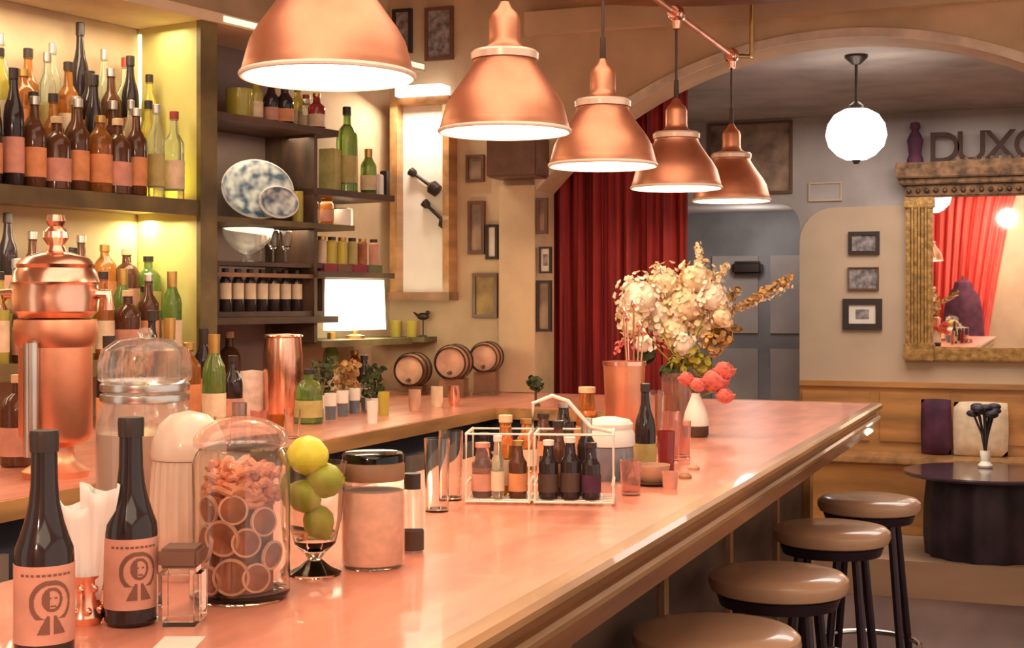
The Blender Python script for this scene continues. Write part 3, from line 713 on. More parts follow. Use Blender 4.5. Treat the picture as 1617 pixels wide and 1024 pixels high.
# large metal-banded dispenser jar
p = onz(229, 880, ZB); t = thing('glass_dispenser', 'large round clear glass drink dispenser with metal neck band', 'dispenser', p)
R = .072; b = B(); lathe(b, [(0, 0), (R * .82, 0), (R * .97, .02), (R, .06), (R, .20), (R * .93, .228), (R * .86, .236), (R * .86, .245), (R * .84, .245), (R * .90, .226), (R * .965, .20), (R * .965, .06), (R * .92, .022), (0, .012)], 44); obj('glass_body', b, 'glass_thin', t)
b = B(); lathe(b, [(0, .016), (R * .90, .03), (R * .95, .06), (R * .955, .19), (0, .19)], 36); obj('liquid', b, 'liquid_tea', t)
b = B()
for z in (.236, .252): lathe(b, [(R * .86, z), (R * .92, z + .002), (R * .93, z + .007), (R * .92, z + .012), (R * .86, z + .013), (R * .84, z + .006), (R * .86, z)], 40)
obj('neck_band', b, 'steel', t)
b = B(); lathe(b, [(R * .86, .265), (R * .96, .270), (R * .97, .292), (R * .90, .315), (R * .6, .330), (R * .15, .334), (0, .334)], 40); lathe(b, [(0, .334), (.008, .334), (.012, .341), (.008, .348), (0, .349)], 16); obj('lid', b, 'glass_thin', t)
# dome covered jar behind
p = onz(298, 908, ZB); t = thing('domed_jar', 'wide pale ribbed jar with domed lid behind the peel jar', 'jar', p)
R = .052; b = B(); n = 96; L = []
for z, f in ((0, .8), (.004, .86), (.02, .98), (.09, 1.04), (.150, .98), (.165, .94)): L.append([b.verts.new((R * f * (1 + .02 * sin(24 * i / n * 2 * pi)) * cos(i / n * 2 * pi), R * f * (1 + .02 * sin(24 * i / n * 2 * pi)) * sin(i / n * 2 * pi), z)) for i in range(n)])
for a, c in zip(L, L[1:]):
    for i in range(n): b.faces.new((a[i], a[(i + 1) % n], c[(i + 1) % n], c[i]))
b.faces.new(L[0][::-1]); b.faces.new(L[-1]); obj('ribbed_body', b, 'ribbed_cream', t)
b = B(); lathe(b, [(0, .166), (R * .99, .166), (R * 1.02, .172), (R * .98, .192), (R * .8, .214), (R * .5, .228), (0, .234)], 40); obj('lid', b, 'ribbed_lid', t)

# peel jar
pj = onz(381, 944, ZB); t = thing('peel_jar', 'lidded glass jar filled with dried orange slices and peel', 'jar', pj); R = .0635
b = B(); lathe(b, [(0, 0), (R * .9, 0), (R, .008), (R, .178), (R * .93, .190), (R * .86, .196), (R * .84, .196), (R * .91, .188), (R - .003, .176), (R - .003, .012), (0, .008)], 44); obj('glass_body', b, 'glass', t)
b = B(); lathe(b, [(R * .92, .197), (R * .98, .200), (R * .98, .210), (R * .85, .222), (R * .5, .234), (R * .18, .238), (0, .238)], 44); obj('lid', b, 'glass_thin', t)
random.seed(5)
def slice_bm(r, half=False):
    b = B(); lathe(b, [(r * .86, -.002), (r, -.002), (r, .002), (r * .86, .002), (r * .86, -.002)], 26); return b
grp = 'dried orange slices in the peel jar'
spots = [(-.55, .030, 20), (-.05, .036, 5), (.45, .034, -15), (.85, .060, 30), (-.80, .075, -30), (-.25, .085, 40), (.25, .080, 10), (.62, .105, -25), (-.6, .120, 15), (.0, .122, -35)]
pl = ['at the bottom left', 'at the bottom centre', 'at the bottom right', 'against the right side', 'against the left side', 'just left of centre', 'just right of centre', 'in the upper right', 'in the upper left', 'at the top of the slices']
for i, (a, z, tl) in enumerate(spots):
    r = .024 if i in (1, 4, 5) else .019; aa = FACE + a * 1.25; rad = R - .0085 - .002 - (r * r) / (2 * R) * .9
    st_ = thing('orange_slice', 'dried orange slice %s of the peel jar' % pl[i], 'orange slice', (0, 0, 0), 0, grp)
    obj('rind', slice_bm(r), 'orange_flesh', st_)
    b = B(); lathe(b, [(0, -.0012), (r * .86, -.0012), (r * .86, .0012), (0, .0012)], 20)
    obj('flesh', b, 'orange_dried', st_)
    M = Matrix.Translation((pj.x + rad * cos(aa), pj.y + rad * sin(aa), ZB + z)) @ Matrix.Rotation(aa, 4, 'Z') @ Matrix.Rotation(pi / 2 + R_(tl * .2), 4, 'Y') @ Matrix.Rotation(R_(tl), 4, 'Z')
    st_.matrix_world = M
b = B(); 
for i in range(170):
    a = random.uniform(0, 2 * pi); z = .122 + .050 * random.random(); rr = (R - .014) * math.sqrt(random.uniform(.15, 1)); th = random.uniform(.25, .7)
    tube(b, [(rr * cos(a + k * th / 3), rr * sin(a + k * th / 3), z + .004 * sin(k + i)) for k in range(4)], .0045, 6)
o = tag(obj('orange_peel', b, 'peel'), 'heap of pale orange peel strips filling the upper part of the peel jar', 'orange peel', None, pj); o['kind'] = 'stuff'
b = B(); lathe(b, [(0, .012), (R - .022, .012), (R - .022, .125), (0, .135)], 24)
o = tag(obj('peel_pile', b, 'orange_dried'), 'dark dried peel packed behind the slices in the peel jar', 'orange peel', None, pj); o['kind'] = 'stuff'

# citrus glass
pc = onz(497, 908, ZB); t = thing('citrus_glass', 'tall footed glass vase holding lemons and limes', 'glass', pc)
b = B(); lathe(b, [(0, 0), (.036, 0), (.038, .004), (.022, .012), (.010, .022), (.014, .030), (.030, .045), (.038, .08), (.046, .160), (.044, .160), (.036, .08), (.028, .05), (.012, .037), (0, .035)], 40); obj('glass_body', b, 'glass', t)
for i, (dx, dy, z, r, m, lb) in enumerate(((-.008, -.006, .170, .030, 'lemon', 'yellow lemon topmost in the footed citrus glass'), (.014, .006, .134, .027, 'lime', 'green lime just below the top lemon in the citrus glass'),
        (-.012, -.008, .112, .025, 'lime', 'yellow-green lime in the middle of the citrus glass'), (.004, .004, .076, .024, 'lime', 'dark green lime at the bottom of the citrus glass'))):
    b = B(); lathe(b, [(0, -r * 1.12), (r * .15, -r * 1.08), (r * .45, -r * .88), (r * .8, -r * .5), (r * .95, 0), (r * .8, r * .5), (r * .45, r * .88), (r * .15, r * 1.06), (0, r * 1.1)], 24, M=Matrix.Rotation(R_(60 + 30 * i), 4, 'Y') if i else Matrix.Rotation(R_(90), 4, 'Y'))
    tag(obj('lemon' if m == 'lemon' else 'lime', b, m), lb, m, 'citrus in the footed glass', (pc.x + dx, pc.y + dy, ZB + z))

# sugar jar
p = onz(589, 895, ZB); t = thing('sugar_jar', 'glass jar of pink sugar with brown metal lid', 'jar', p); R = .0465
b = B(); lathe(b, [(0, 0), (R * .9, 0), (R, .008), (R, .118), (R * .96, .124), (R * .96, .128), (0, .128)], 40); obj('glass_body', b, 'glass_thin', t)
b = B(); lathe(b, [(0, .004), (R * .88, .006), (R * .95, .012), (R * .95, .112), (0, .114)], 36); obj('sugar', b, 'sugar', t)
b = B(); lathe(b, [(0, .128), (R * .98, .128), (R, .132), (R, .150), (R * .95, .154), (0, .154)], 40); obj('lid', b, 'wood_mid', t)
b = B(); lathe(b, [(0, .154), (R * .97, .154), (R * .97, .164), (R * .93, .167), (R * .3, .168), (0, .168)], 40); obj('lid_rim', b, 'glass', t)
# tea light glass beside
p = onz(651, 872, ZB); t = thing('shot_bottle', 'small clear bottle with dark cap and dark base label behind the sugar jar', 'bottle', p); R = .0175
b = B(); lathe(b, [(0, 0), (R, 0), (R, .085), (R * .8, .098), (0, .098)], 24); obj('glass_body', b, 'glass_thin', t)
b = B(); lathe(b, [(0, .098), (R * .75, .098), (R * .75, .122), (0, .123)], 20); obj('cap', b, 'cap_dark', t)
b = B(); lathe(b, [(R, .004), (R + .001, .004), (R + .001, .034), (R, .034)], 24); obj('paper_label', b, 'wood_dark', t)
# tall glasses near the caddy
for px, py, lb in ((690, 808, 'clear straight highball glass, left of the wire caddy'), (712, 790, 'clear straight highball glass touching the caddy, behind its neighbour')):
    p = onz(px, py, ZB); tag(obj('highball_glass', tumbler(B(), .024, .135, .9), 'glass'), lb, 'glass', 'highball glasses by the caddy', p)

# wire caddy
p0 = onz(736, 797, ZB); p1 = onz(968, 800, ZB)
L = (p1 - p0).length; ang = math.atan2(p1.y - p0.y, p1.x - p0.x); D = .115; H = .135
t = thing('wire_caddy', 'white wire condiment caddy with two bays standing on the bar', 'caddy', (p0.x, p0.y, ZB), ang)
b = B(); wr = .0032
def wrect(x0, x1, y, z0, z1): tube(b, [(x0, y, z0), (x1, y, z0), (x1, y, z1), (x0, y, z1)], wr, 6, True)
m1, m2 = L * .43, L * .47
for y in (0, D):
    wrect(0, m1, y, .006, H); wrect(m2, L, y, .006, H)
for x in (0, m1, m2, L):
    for z in (.006, H, .04): tube(b, [(x, 0, z), (x, D, z)], wr, 6)
for k in range(1, 5): tube(b, [(0, D * k / 5, .006), (L, D * k / 5, .006)], wr * .7, 6)
for k in range(1, 12): tube(b, [(L * k / 12, 0, .006), (L * k / 12, D, .006)], wr * .6, 6)
for x in (m1 - .0, L): pass
obj('basket', b, 'white_wire', t)
b = B(); tube(b, [(m2 - .008, D / 2, H - .01), (m2 - .008, D / 2, H + .055), (m2 + .03, D / 2, H + .07), (m2 + .06, D / 2, H + .06), (L * .84, D / 2, H + .01), (L, D / 2, H)], .004, 8); obj('handle', b, 'white_wire', t)
Mx = Matrix.Translation((p0.x, p0.y, ZB)) @ Matrix.Rotation(ang, 4, 'Z')
def inc(x, y, z=.009): return Mx @ Vector((x, y, z))
CG = 'bottles in the wire caddy'
def cbot(x, y, dims, kind, gl, lab, cap, lb, cat='bottle', nm='bottle'): bottle(kind, gl, lab, cap, lb, inc(x, y), 1, CG, dims, cat, nm)
cbot(.027, .045, (.021, .105, .6, .012), 'flask', 'glass_pink', 'label_pink', 'label_pink', 'small pink bottle at the left end of the wire caddy')
cbot(.058, .028, (.012, .12, .6, .007), 'slim', 'glass_clear', 'label_cream', 'white', 'slim white-labelled dropper bottle in the left caddy bay')
cbot(.068, .085, (.020, .155, .62, .011), 'spirit', 'glass_amber', 'label_cream', 'cork', 'corked amber bottle in the back of the left caddy bay')
cbot(.096, .040, (.018, .11, .6, .009), 'spirit', 'glass_brown', 'label_orange', 'cap_gold', 'brown bitters bottle with gold cap beside the caddy divider')
cbot(.026, .088, (.018, .12, .6, .008), 'spirit', 'glass_dark', 'label_olive', 'cap_dark', 'dark bitters bottle in the back left caddy corner')
cbot(m2 + .024, .032, (.019, .112, .6, .009), 'flask', 'glass_dark', 'wood_dark', 'white', 'dark bitters bottle with brown label, first in the right caddy bay')
cbot(m2 + .066, .032, (.019, .118, .6, .009), 'flask', 'glass_dark', 'wood_dark', 'white', 'dark bitters bottle with white cap in the middle of the right bay')
cbot(m2 + .106, .032, (.018, .108, .6, .009), 'flask', 'glass_dark', 'purple', 'cap_dark', 'dark plum labelled bitters bottle at the right end of the caddy')
cbot(m2 + .040, .085, (.019, .145, .6, .009), 'spirit', 'glass_brown', 'label_orange', 'cap_dark', 'tall brown bottle in the back of the right caddy bay')
cbot(m2 + .095, .088, (.018, .150, .6, .009), 'wine', 'glass_dark', None, 'cap_silver', 'silver-topped dark bottle in the back right of the caddy')
# white ceramic sugar bowl
p = onz(962, 757, ZB); t = thing('ceramic_crock', 'white and grey lidded ceramic crock behind the right end of the caddy', 'crock', p); R = .056
b = B(); lathe(b, [(0, 0), (R * .8, 0), (R * .95, .02), (R, .05), (R * .94, .072), (0, .074)], 36); obj('lower_body', b, 'glass_blue', t)
b = B(); lathe(b, [(0, .074), (R * .98, .074), (R, .080), (R, .100), (R * .9, .110), (R * .93, .113), (R * .93, .122), (R * .8, .130), (R * .3, .136), (0, .136)], 36); obj('lid', b, 'white', t)

# copper julep / bowl glass behind
def lathed(nm, px, py, prof, m, lb, cat, n=28, group=None):
    p = onz(px, py, ZB); return tag(obj(nm, lathe(B(), prof, n), m), lb, cat, group, p)
p = onz(986, 718, ZB); t = thing('copper_shaker', 'tall copper drinking cup with pale rim among the bar bottles', 'cup', p)
b = B(); lathe(b, [(0, 0), (.040, 0), (.044, .01), (.052, .20), (.0535, .232), (.050, .232), (.048, .20), (.040, .012), (0, .01)], 36); obj('cup_body', b, 'copper', t)
b = B(); lathe(b, [(.0515, .225), (.0555, .226), (.0555, .236), (.0515, .236), (.0515, .225)], 36); obj('rim', b, 'copper_bright', t)
p = onz(927, 712, ZB); bottle('spirit', 'glass_amber', 'label_orange', 'cork', 'corked amber bottle behind the caddy beside the copper cup', p, 0, None, (.028, .165, .55, .018))
p = onz(890, 722, ZB); bottle('spirit', 'glass_dark', 'label_cream', 'cap_silver', 'dark bottle with silver cap behind the caddy', p, 0, None, (.026, .135, .6, .012))
p = onz(858, 728, ZB); bottle('flask', 'glass_brown', 'label_orange', 'cap_dark', 'short brown bottle behind the middle of the caddy', p, 0, None, (.026, .115, .6, .012))
p = onz(832, 745, ZB); bottle('flask', 'glass_amber', 'label_cream', 'cap_gold', 'short amber bottle behind the left of the caddy', p, 0, None, (.024, .12, .6, .012))
p = onz(1019, 745, ZB); bottle('tall', 'glass_dark', 'label_olive', 'cap_dark', 'slim dark green bottle standing beside the white ceramic crock', p, 0, None, (.024, .20, .45, .009))
p = onz(1030, 765, ZB); t = thing('small_bowl', 'low brown bowl on a dark saucer before the slim dark bottle', 'bowl', p)
b = B(); lathe(b, [(0, 0), (.038, 0), (.052, .006), (.052, .009), (.03, .006), (0, .006)], 32); obj('saucer', b, 'wood_dark', t)
b = B(); lathe(b, [(0, .006), (.022, .006), (.034, .02), (.038, .042), (.035, .042), (.030, .022), (0, .014)], 32); obj('bowl', b, 'oak_light', t)
for i, (px, py, r, h, m, lb) in enumerate(((1052, 752, .020, .10, 'glass_red', 'short red glass tumbler beside the small brown bowl'), (1060, 728, .022, .12, 'glass_pink', 'pink glass tumbler behind the short red one'),
        (1036, 705, .022, .15, 'glass', 'clear tall tumbler before the bouquet vase'))):
    tag(obj('tumbler', tumbler(B(), r, h), m), lb, 'glass', None, onz(px, py, ZB))
p = onz(1000, 690, ZB); t = thing('bar_spoon_holder', 'steel canister of long bar spoons behind the copper cup', 'canister', p)
b = cupmesh(.028, .13); obj('canister', b, 'steel', t)
for k in range(5):
    b = B(); a = k * 1.26; tube(b, [(.008 * cos(a), .008 * sin(a), .02), (.03 * cos(a), .03 * sin(a), .30 + .02 * k)], .0028, 6); ball(b, (.03 * cos(a), .03 * sin(a), .30 + .02 * k), .009, (1, .5, 1.4), 8); obj('spoon', b, 'copper_bright', t)
for i, (px, py, r_, h, m, lb) in enumerate(((1078, 722, .021, .09, 'glass_pink', 'short pink tumbler between the bouquet vase and bud vase'), (1012, 712, .020, .13, 'glass', 'clear glass tumbler right of the copper cup'),
        (1044, 688, .022, .12, 'glass_amber', 'amber tumbler left of the bouquet vase foot'), (996, 782, .022, .07, 'glass_pink', 'small pink glass tight against the right end of the caddy'), (1058, 772, .017, .035, 'label_pink', 'tiny pink dish beside the brown bowl saucer'))):
    tag(obj('tumbler', tumbler(B(), r_, h), m), lb, 'glass' if i < 4 else 'dish', None, onz(px, py, ZB))
for i, (px, py, m) in enumerate(((1082, 756, 'orange_flesh'), (1095, 742, 'orange_dried'))):
    b = B(); lathe(b, [(0, 0), (.014, 0), (.015, .006), (.008, .012), (0, .012)], 16); tag(obj('bottle_stopper', b, 'oak_light' if i else 'oak'), 'small brown stopper lying on the bar, %s' % ('farther of two' if i else 'nearer of two'), 'stopper', 'stoppers on the bar', onz(px, py, ZB))

# bud vase with pink roses
pv = onz(1099, 690, ZB); t = thing('bud_vase', 'white teardrop bud vase on a dark base holding pink roses', 'vase', pv)
b = B(); lathe(b, [(0, .032), (.036, .032), (.037, .045), (.032, .07), (.022, .095), (.014, .115), (.012, .125), (.009, .125), (0, .11)], 28); obj('white_body', b, 'white', t)
b = B(); lathe(b, [(0, 0), (.032, 0), (.036, .006), (.0365, .032), (0, .032)], 28); obj('dark_base', b, 'wood_dark', t)
def rose(t, c, r, m):
    b = B(); random.seed(int(c[0] * 1000) + 5)
    for L_, (n, rr, tl) in enumerate(((3, .35, .25), (5, .62, .5), (7, .95, .9))):
        for k in range(n):
            a = k * 2 * pi / n + L_; nv = []
            M = Matrix.Translation(c) @ Matrix.Rotation(a, 4, 'Z') @ Matrix.Translation((r * rr * .45, 0, -.15 * r * L_)) @ Matrix.Rotation(tl, 4, 'Y')
            bmesh.ops.create_uvsphere(b, u_segments=8, v_segments=6, radius=1, matrix=M @ Matrix.Diagonal((r * .12, r * .72, r * .72, 1)))
    obj('rose_bloom', b, m, t)
for dx, dy, dz, r in ((.050, .02, .160, .046), (.010, -.01, .150, .028), (.085, .0, .120, .030), (.075, .03, .190, .036), (-.03, .01, .165, .028)):
    b = B(); tube(b, [(0, 0, .11), (dx * .6, dy * .6, .13), (dx, dy, dz)], .0025, 6); obj('rose_stem', b, 'stem', t); rose(t, (dx, dy, dz), r, 'petal_pink')

# bouquet
pb = onz(1068, 676, ZB); t = thing('bouquet_vase', 'pink glass cylinder vase carrying the big cream bouquet', 'vase', pb)
b = B(); lathe(b, [(0, 0), (.040, 0), (.042, .006), (.047, .17), (.044, .17), (.039, .01), (0, .008)], 32); obj('glass_body', b, 'glass_pink', t)
t = thing('flower_bouquet', 'big bouquet of cream blossoms with a long golden branch reaching right', 'flowers', pb)
dd = pb.x * -sin(TH) + pb.y * cos(TH)
def BP(px, py, back=0.):    # image-side place in the bouquet, relative to the vase foot
    k = dd + back; r = ray(px, py); return Vector((r.x * k, r.y * k, EYE + r.z * k)) - pb
random.seed(11)
def petals(bm, c, rad, n, size):
    for i in range(n):
        d = Vector((random.gauss(0, 1), random.gauss(0, 1), random.gauss(0, 1))).normalized() * rad * random.uniform(.55, 1.0)
        p = Vector(c) + d; M = Matrix.Translation(p) @ d.to_track_quat('Z', 'Y').to_matrix().to_4x4() @ Matrix.Rotation(random.uniform(0, 6), 4, 'Z') @ Matrix.Rotation(random.uniform(-.5, .5), 4, 'X')
        s = size * random.uniform(.7, 1.2)
        vs = [bm.verts.new(M @ Vector(q)) for q in ((0, 0, -.2 * s), (.7 * s, .35 * s, .15 * s), (s * .55, -.5 * s, .2 * s), (-.2 * s, -.75 * s, .1 * s), (-.8 * s, -.1 * s, .2 * s), (-.35 * s, .65 * s, .1 * s), (.3 * s, .8 * s, .2 * s))]
        for k in range(1, 7): bm.faces.new((vs[0], vs[k], vs[1 + k % 6]))
heads = [(1010, 470, 42), (1050, 450, 40), (1085, 480, 46), (1040, 500, 42), (1000, 510, 30), (1100, 440, 36), (1125, 470, 34), (1065, 520, 36), (1110, 515, 34), (1080, 545, 26), (990, 490, 22), (1140, 500, 24), (1015, 545, 20)]
for i, (px, py, rp) in enumerate(heads):
    c = BP(px, py, random.uniform(-.05, .06)); rad = rp / F * dd; b = B()
    petals(b, c, rad, int(130 * (rp / 40) ** 2), .0125); ball(b, c, rad * .62, seg=10)
    o = obj('blossom', b, 'petal_cream' if i % 3 else 'petal_white', t, ang=180)
for (a, c_, n, m, sz) in (((1105, 470), (1103, 385), 60, 'petal_cream', .010), ((1120, 500), (1170, 455), 40, 'leaf_gold', .010), ((1150, 495), (1248, 438), 90, 'leaf_gold', .010), ((1165, 488), (1246, 452), 40, 'petal_cream', .008),
                          ((1120, 520), (1170, 520), 40, 'leaf_gold', .009), ((1130, 450), (1146, 420), 34, 'petal_cream', .010), ((1050, 440), (1038, 418), 14, 'petal_white', .009), ((1000, 470), (992, 438), 20, 'petal_white', .009), ((990, 530), (972, 560), 14, 'petal_pink', .009)):
    A, Cc = BP(*a), BP(*c_, .03); b = B(); tube(b, [A, (A + Cc) / 2 + Vector((0, 0, .008)), Cc], .002, 5)
    for i in range(n):
        q = A.lerp(Cc, random.random() ** .8); petals(b, q, random.uniform(.004, .020), 2, sz)
    obj('flowering_branch', b, m, t, ang=180)
for (px, py, rp, m) in ((1085, 560, 26, 'leaf_olive'), (1105, 575, 20, 'leaf_olive'), (1070, 580, 20, 'leaf_olive'), (1055, 590, 14, 'leaf_dark'), (1125, 545, 20, 'leaf_gold'), (1020, 560, 18, 'leaf_dark'), (1140, 530, 20, 'leaf_gold')):
    b = B(); petals(b, BP(px, py), rp / F * dd, 46, .015); obj('foliage', b, m, t, ang=180)
for k in range(9):
    px, py, rp = heads[k]; b = B(); tube(b, [Vector((.012 * cos(k), .012 * sin(k), .012)), Vector((.02 * cos(k * 2), .02 * sin(k * 2), .18)), BP(px, py)], .003, 6); obj('stem', b, 'leaf_olive', t)

# ------------------------------------------------------------------ beer tower on the back counter
p = onz(88, 752, ZB); t = thing('beer_tower', 'tall polished copper beer tower with wide domed head and chrome rod', 'beer tower', (p.x, p.y, ZB - .002)); k = (p - Vector((0, 0, 0))); dtw = -p.x * sin(TH) + p.y * cos(TH); u_ = dtw / F
def zz(py): return EYE + (HOR - py) * u_ - ZB + .002
b = B(); rc = 56 * u_
lathe(b, [(0, 0), (rc * .9, 0), (rc * .92, .015), (rc * .62, .03), (rc * .5, .05), (rc * .5, zz(705)), (rc * .9, zz(695)), (rc, zz(685)), (rc, zz(548)), (0, zz(548))], 40); obj('column', b, 'copper', t)
b = B(); lathe(b, [(rc, zz(548)), (rc * 1.10, zz(540)), (rc * 1.16, zz(520)), (rc * 1.12, zz(505)), (0, zz(500))], 40); obj('lower_band', b, 'copper', t)
b = B(); lathe(b, [(0, zz(502)), (rc * .98, zz(502)), (rc * 1.16, zz(492)), (rc * 1.2, zz(470)), (rc * 1.16, zz(452)), (rc * 1.2, zz(446)), (rc * 1.12, zz(430)), (rc * 1.04, zz(424)), (rc * 1.08, zz(418)), (rc * .92, zz(408)), (rc * .5, zz(400)), (rc * .2, zz(396)), (0, zz(396))], 44); obj('domed_head', b, 'copper_bright', t)
b = B(); lathe(b, [(0, zz(396)), (rc * .30, zz(398)), (rc * .22, zz(388)), (rc * .36, zz(376)), (rc * .34, zz(366)), (rc * .2, zz(358)), (rc * .28, zz(350)), (rc * .24, zz(340)), (0, zz(338))], 24); obj('finial', b, 'copper_bright', t)
fd = Vector((sin(TH), -cos(TH), 0))
b = B(); q = fd * (rc * 1.12) + Vector((-cos(TH), -sin(TH), 0)) * rc * .30; tube(b, [(q.x, q.y, zz(715)), (q.x, q.y, zz(540))], .017, 16); tube(b, [(q.x, q.y, zz(545)), (q.x * .8, q.y * .8, zz(540))], .009, 10); tube(b, [(q.x, q.y, zz(700)), (q.x * .8, q.y * .8, zz(700))], .009, 10); obj('chrome_rod', b, 'steel', t)
b = B(); q = Vector((cos(TH), sin(TH), 0)) * rc * 1.1
for sgn in (-1, 1): b = B(); tube(b, [(q.x * sgn * .9, q.y * sgn * .9, zz(465)), (q.x * sgn * 1.35, q.y * sgn * 1.35, zz(465)), (q.x * sgn * 1.35, q.y * sgn * 1.35, zz(490))], .014, 12); obj('tap_arm', b, 'copper_bright', t)
# copper carafe seen beside/below the tower
p = onz(112, 800, ZB); p.x = -1.99; t = thing('copper_jigger', 'slender double-ended copper jigger stand below the beer tower', 'jigger', (p.x, p.y, ZB - .002))
b = B(); lathe(b, [(0, 0), (.024, 0), (.022, .045), (.008, .052), (.008, .058), (.024, .07), (.028, .115), (.025, .115), (.020, .072), (0, .06)], 28); obj('cup', b, 'copper', t)
p = onz(12, 720, ZB); tag(obj('coffee_cup', cupmesh(.045, .055), 'white'), 'white cup on the back counter at the left frame edge', 'cup', None, (p.x, p.y, ZB - .002))

# ------------------------------------------------------------------ back counter goods
def bcz(px, py): q = onz(px, py, ZB); return Vector((q.x, q.y, ZB - .002))
p = bcz(447, 655); t = thing('copper_ice_bucket', 'tall copper ice bucket with bright rim on the back counter', 'ice bucket', p); u_ = (-p.x * sin(TH) + p.y * cos(TH)) / F; rb = 31 * u_
b = B(); hb = 125 * u_; lathe(b, [(0, 0), (rb * .8, 0), (rb * .95, .02), (rb, hb * .75), (rb * .9, hb), (rb * .86, hb), (rb * .93, hb * .7), (rb * .8, .03), (0, .02)], 36); obj('bucket', b, 'copper_bright', t)
b = B(); tube(b, [(rb * .92 * cos(i / 30 * 2 * pi), rb * .92 * sin(i / 30 * 2 * pi), hb) for i in range(30)], .006, 8, True); obj('rim', b, 'copper_bright', t)
p = bcz(398, 655); b = B(); random.seed(2)
lathe(b, [(0, 0), (.04, 0), (.045, .02), (.045, .13), (.04, .15), (0, .155)], 24); tag(obj('napkin_stack', b, 'towel'), 'cream cloth napkin roll beside the copper ice bucket', 'napkin', None, p)
for i, (px, py, ci, h, lb) in enumerate(((338, 690, 1, .95, 'right against the shelf post'), (368, 676, 4, .62, 'before the napkin roll'), (322, 655, 7, .95, 'behind the shelf post foot'), (362, 640, 3, 1.15, 'far behind the napkin roll'),
        (488, 668, 9, .72, 'right of the copper ice bucket'), (523, 628, 1, .85, 'behind the ribbed glasses'), (298, 672, 5, 1., 'behind the domed jar'), (268, 690, 1, 1.1, 'behind the glass dispenser'), (240, 670, 4, 1., 'behind the dispenser lid'),
        (392, 628, 0, 1.1, 'behind the ice bucket, left'), (412, 622, 2, 1.0, 'behind the ice bucket, nearer its centre'), (478, 622, 11, .8, 'behind the ice bucket, right'), (560, 622, 5, .7, 'behind the pale herb'), (575, 634, 4, .5, 'between the pale herb and dark herb'), (205, 705, 0, .9, 'right of the beer tower'), (172, 700, 7, .95, 'close behind the beer tower'), (30, 735, 3, .9, 'left of the beer tower'))):
    put_bottle(ci, bcz(px, py), i, '%s bottle on the back counter %s' % (COMBOS[ci][4], lb), 'bottles on the back counter', h)
for i, (px, py, r_, h, m, nm, lb) in enumerate(((352, 708, .024, .085, 'glass', 'tumbler', 'clear tumbler before the green bottle by the shelf post'), (378, 706, .020, .12, 'steel', 'shaker', 'slim steel shaker left of the ice bucket'),
        (410, 700, .026, .09, 'glass_pink', 'tumbler', 'pinkish tumbler in front of the ice bucket'), (436, 697, .024, .075, 'glass_amber', 'tumbler', 'amber tumbler in front of the ice bucket'), (462, 692, .024, .085, 'glass', 'tumbler', 'clear tumbler right in front of the ice bucket'),
        (588, 668, .018, .07, 'white', 'cup', 'small white cup right of the ribbed glasses'), (606, 655, .020, .08, 'glass_yellow', 'tumbler', 'yellow tumbler before the leftmost barrel'))):
    tag(obj(nm, tumbler(B(), r_, h), m), lb, 'glass' if nm == 'tumbler' else nm, None, bcz(px, py))
# striped tumblers
for i, px in enumerate((502, 522, 541, 560, 578)):
    p = bcz(px, 667 - i * 5); t = thing('striped_glass', 'white and blue ribbed glass, %s from the left beside the herbs' % ordw(i), 'glass', p, 0, 'ribbed glasses on the back counter')
    obj('glass_body', tumbler(B(), .020, .085, .85), 'glass_blue', t)
    b = B(); lathe(b, [(.0190, .045), (.0196, .045), (.0212, .086), (.0195, .087), (.0190, .060)], 20); obj('white_rim', b, 'white', t)
def herb(px, py, h, w, m, lb):
    p = bcz(px, py); t = thing('herb_pot', lb, 'potted herb', p); obj('pot', cupmesh(.030, .05), 'white', t)
    b = B()
    for i in range(110):
        a = random.uniform(0, 6.28); r = w * math.sqrt(random.random()); z = .05 + h * random.random(); petals(b, (r * cos(a), r * sin(a), z), .004, 1, .013)
    obj('leaves', b, m, t, ang=180)
    b = B()
    for k in range(6): tube(b, [(0, 0, .03), (w * .5 * cos(k), w * .5 * sin(k), .05 + h * .8)], .002, 5)
    obj('stems', b, 'stem', t)
herb(506, 655, .14, .05, 'leaf_dark', 'dark green potted herb between the ice bucket and the glowing lamp')
herb(548, 650, .13, .05, 'leaf_gold', 'pale potted herb below the glowing lamp')
herb(590, 650, .11, .04, 'leaf_dark', 'dark potted herb beside the leftmost barrel')

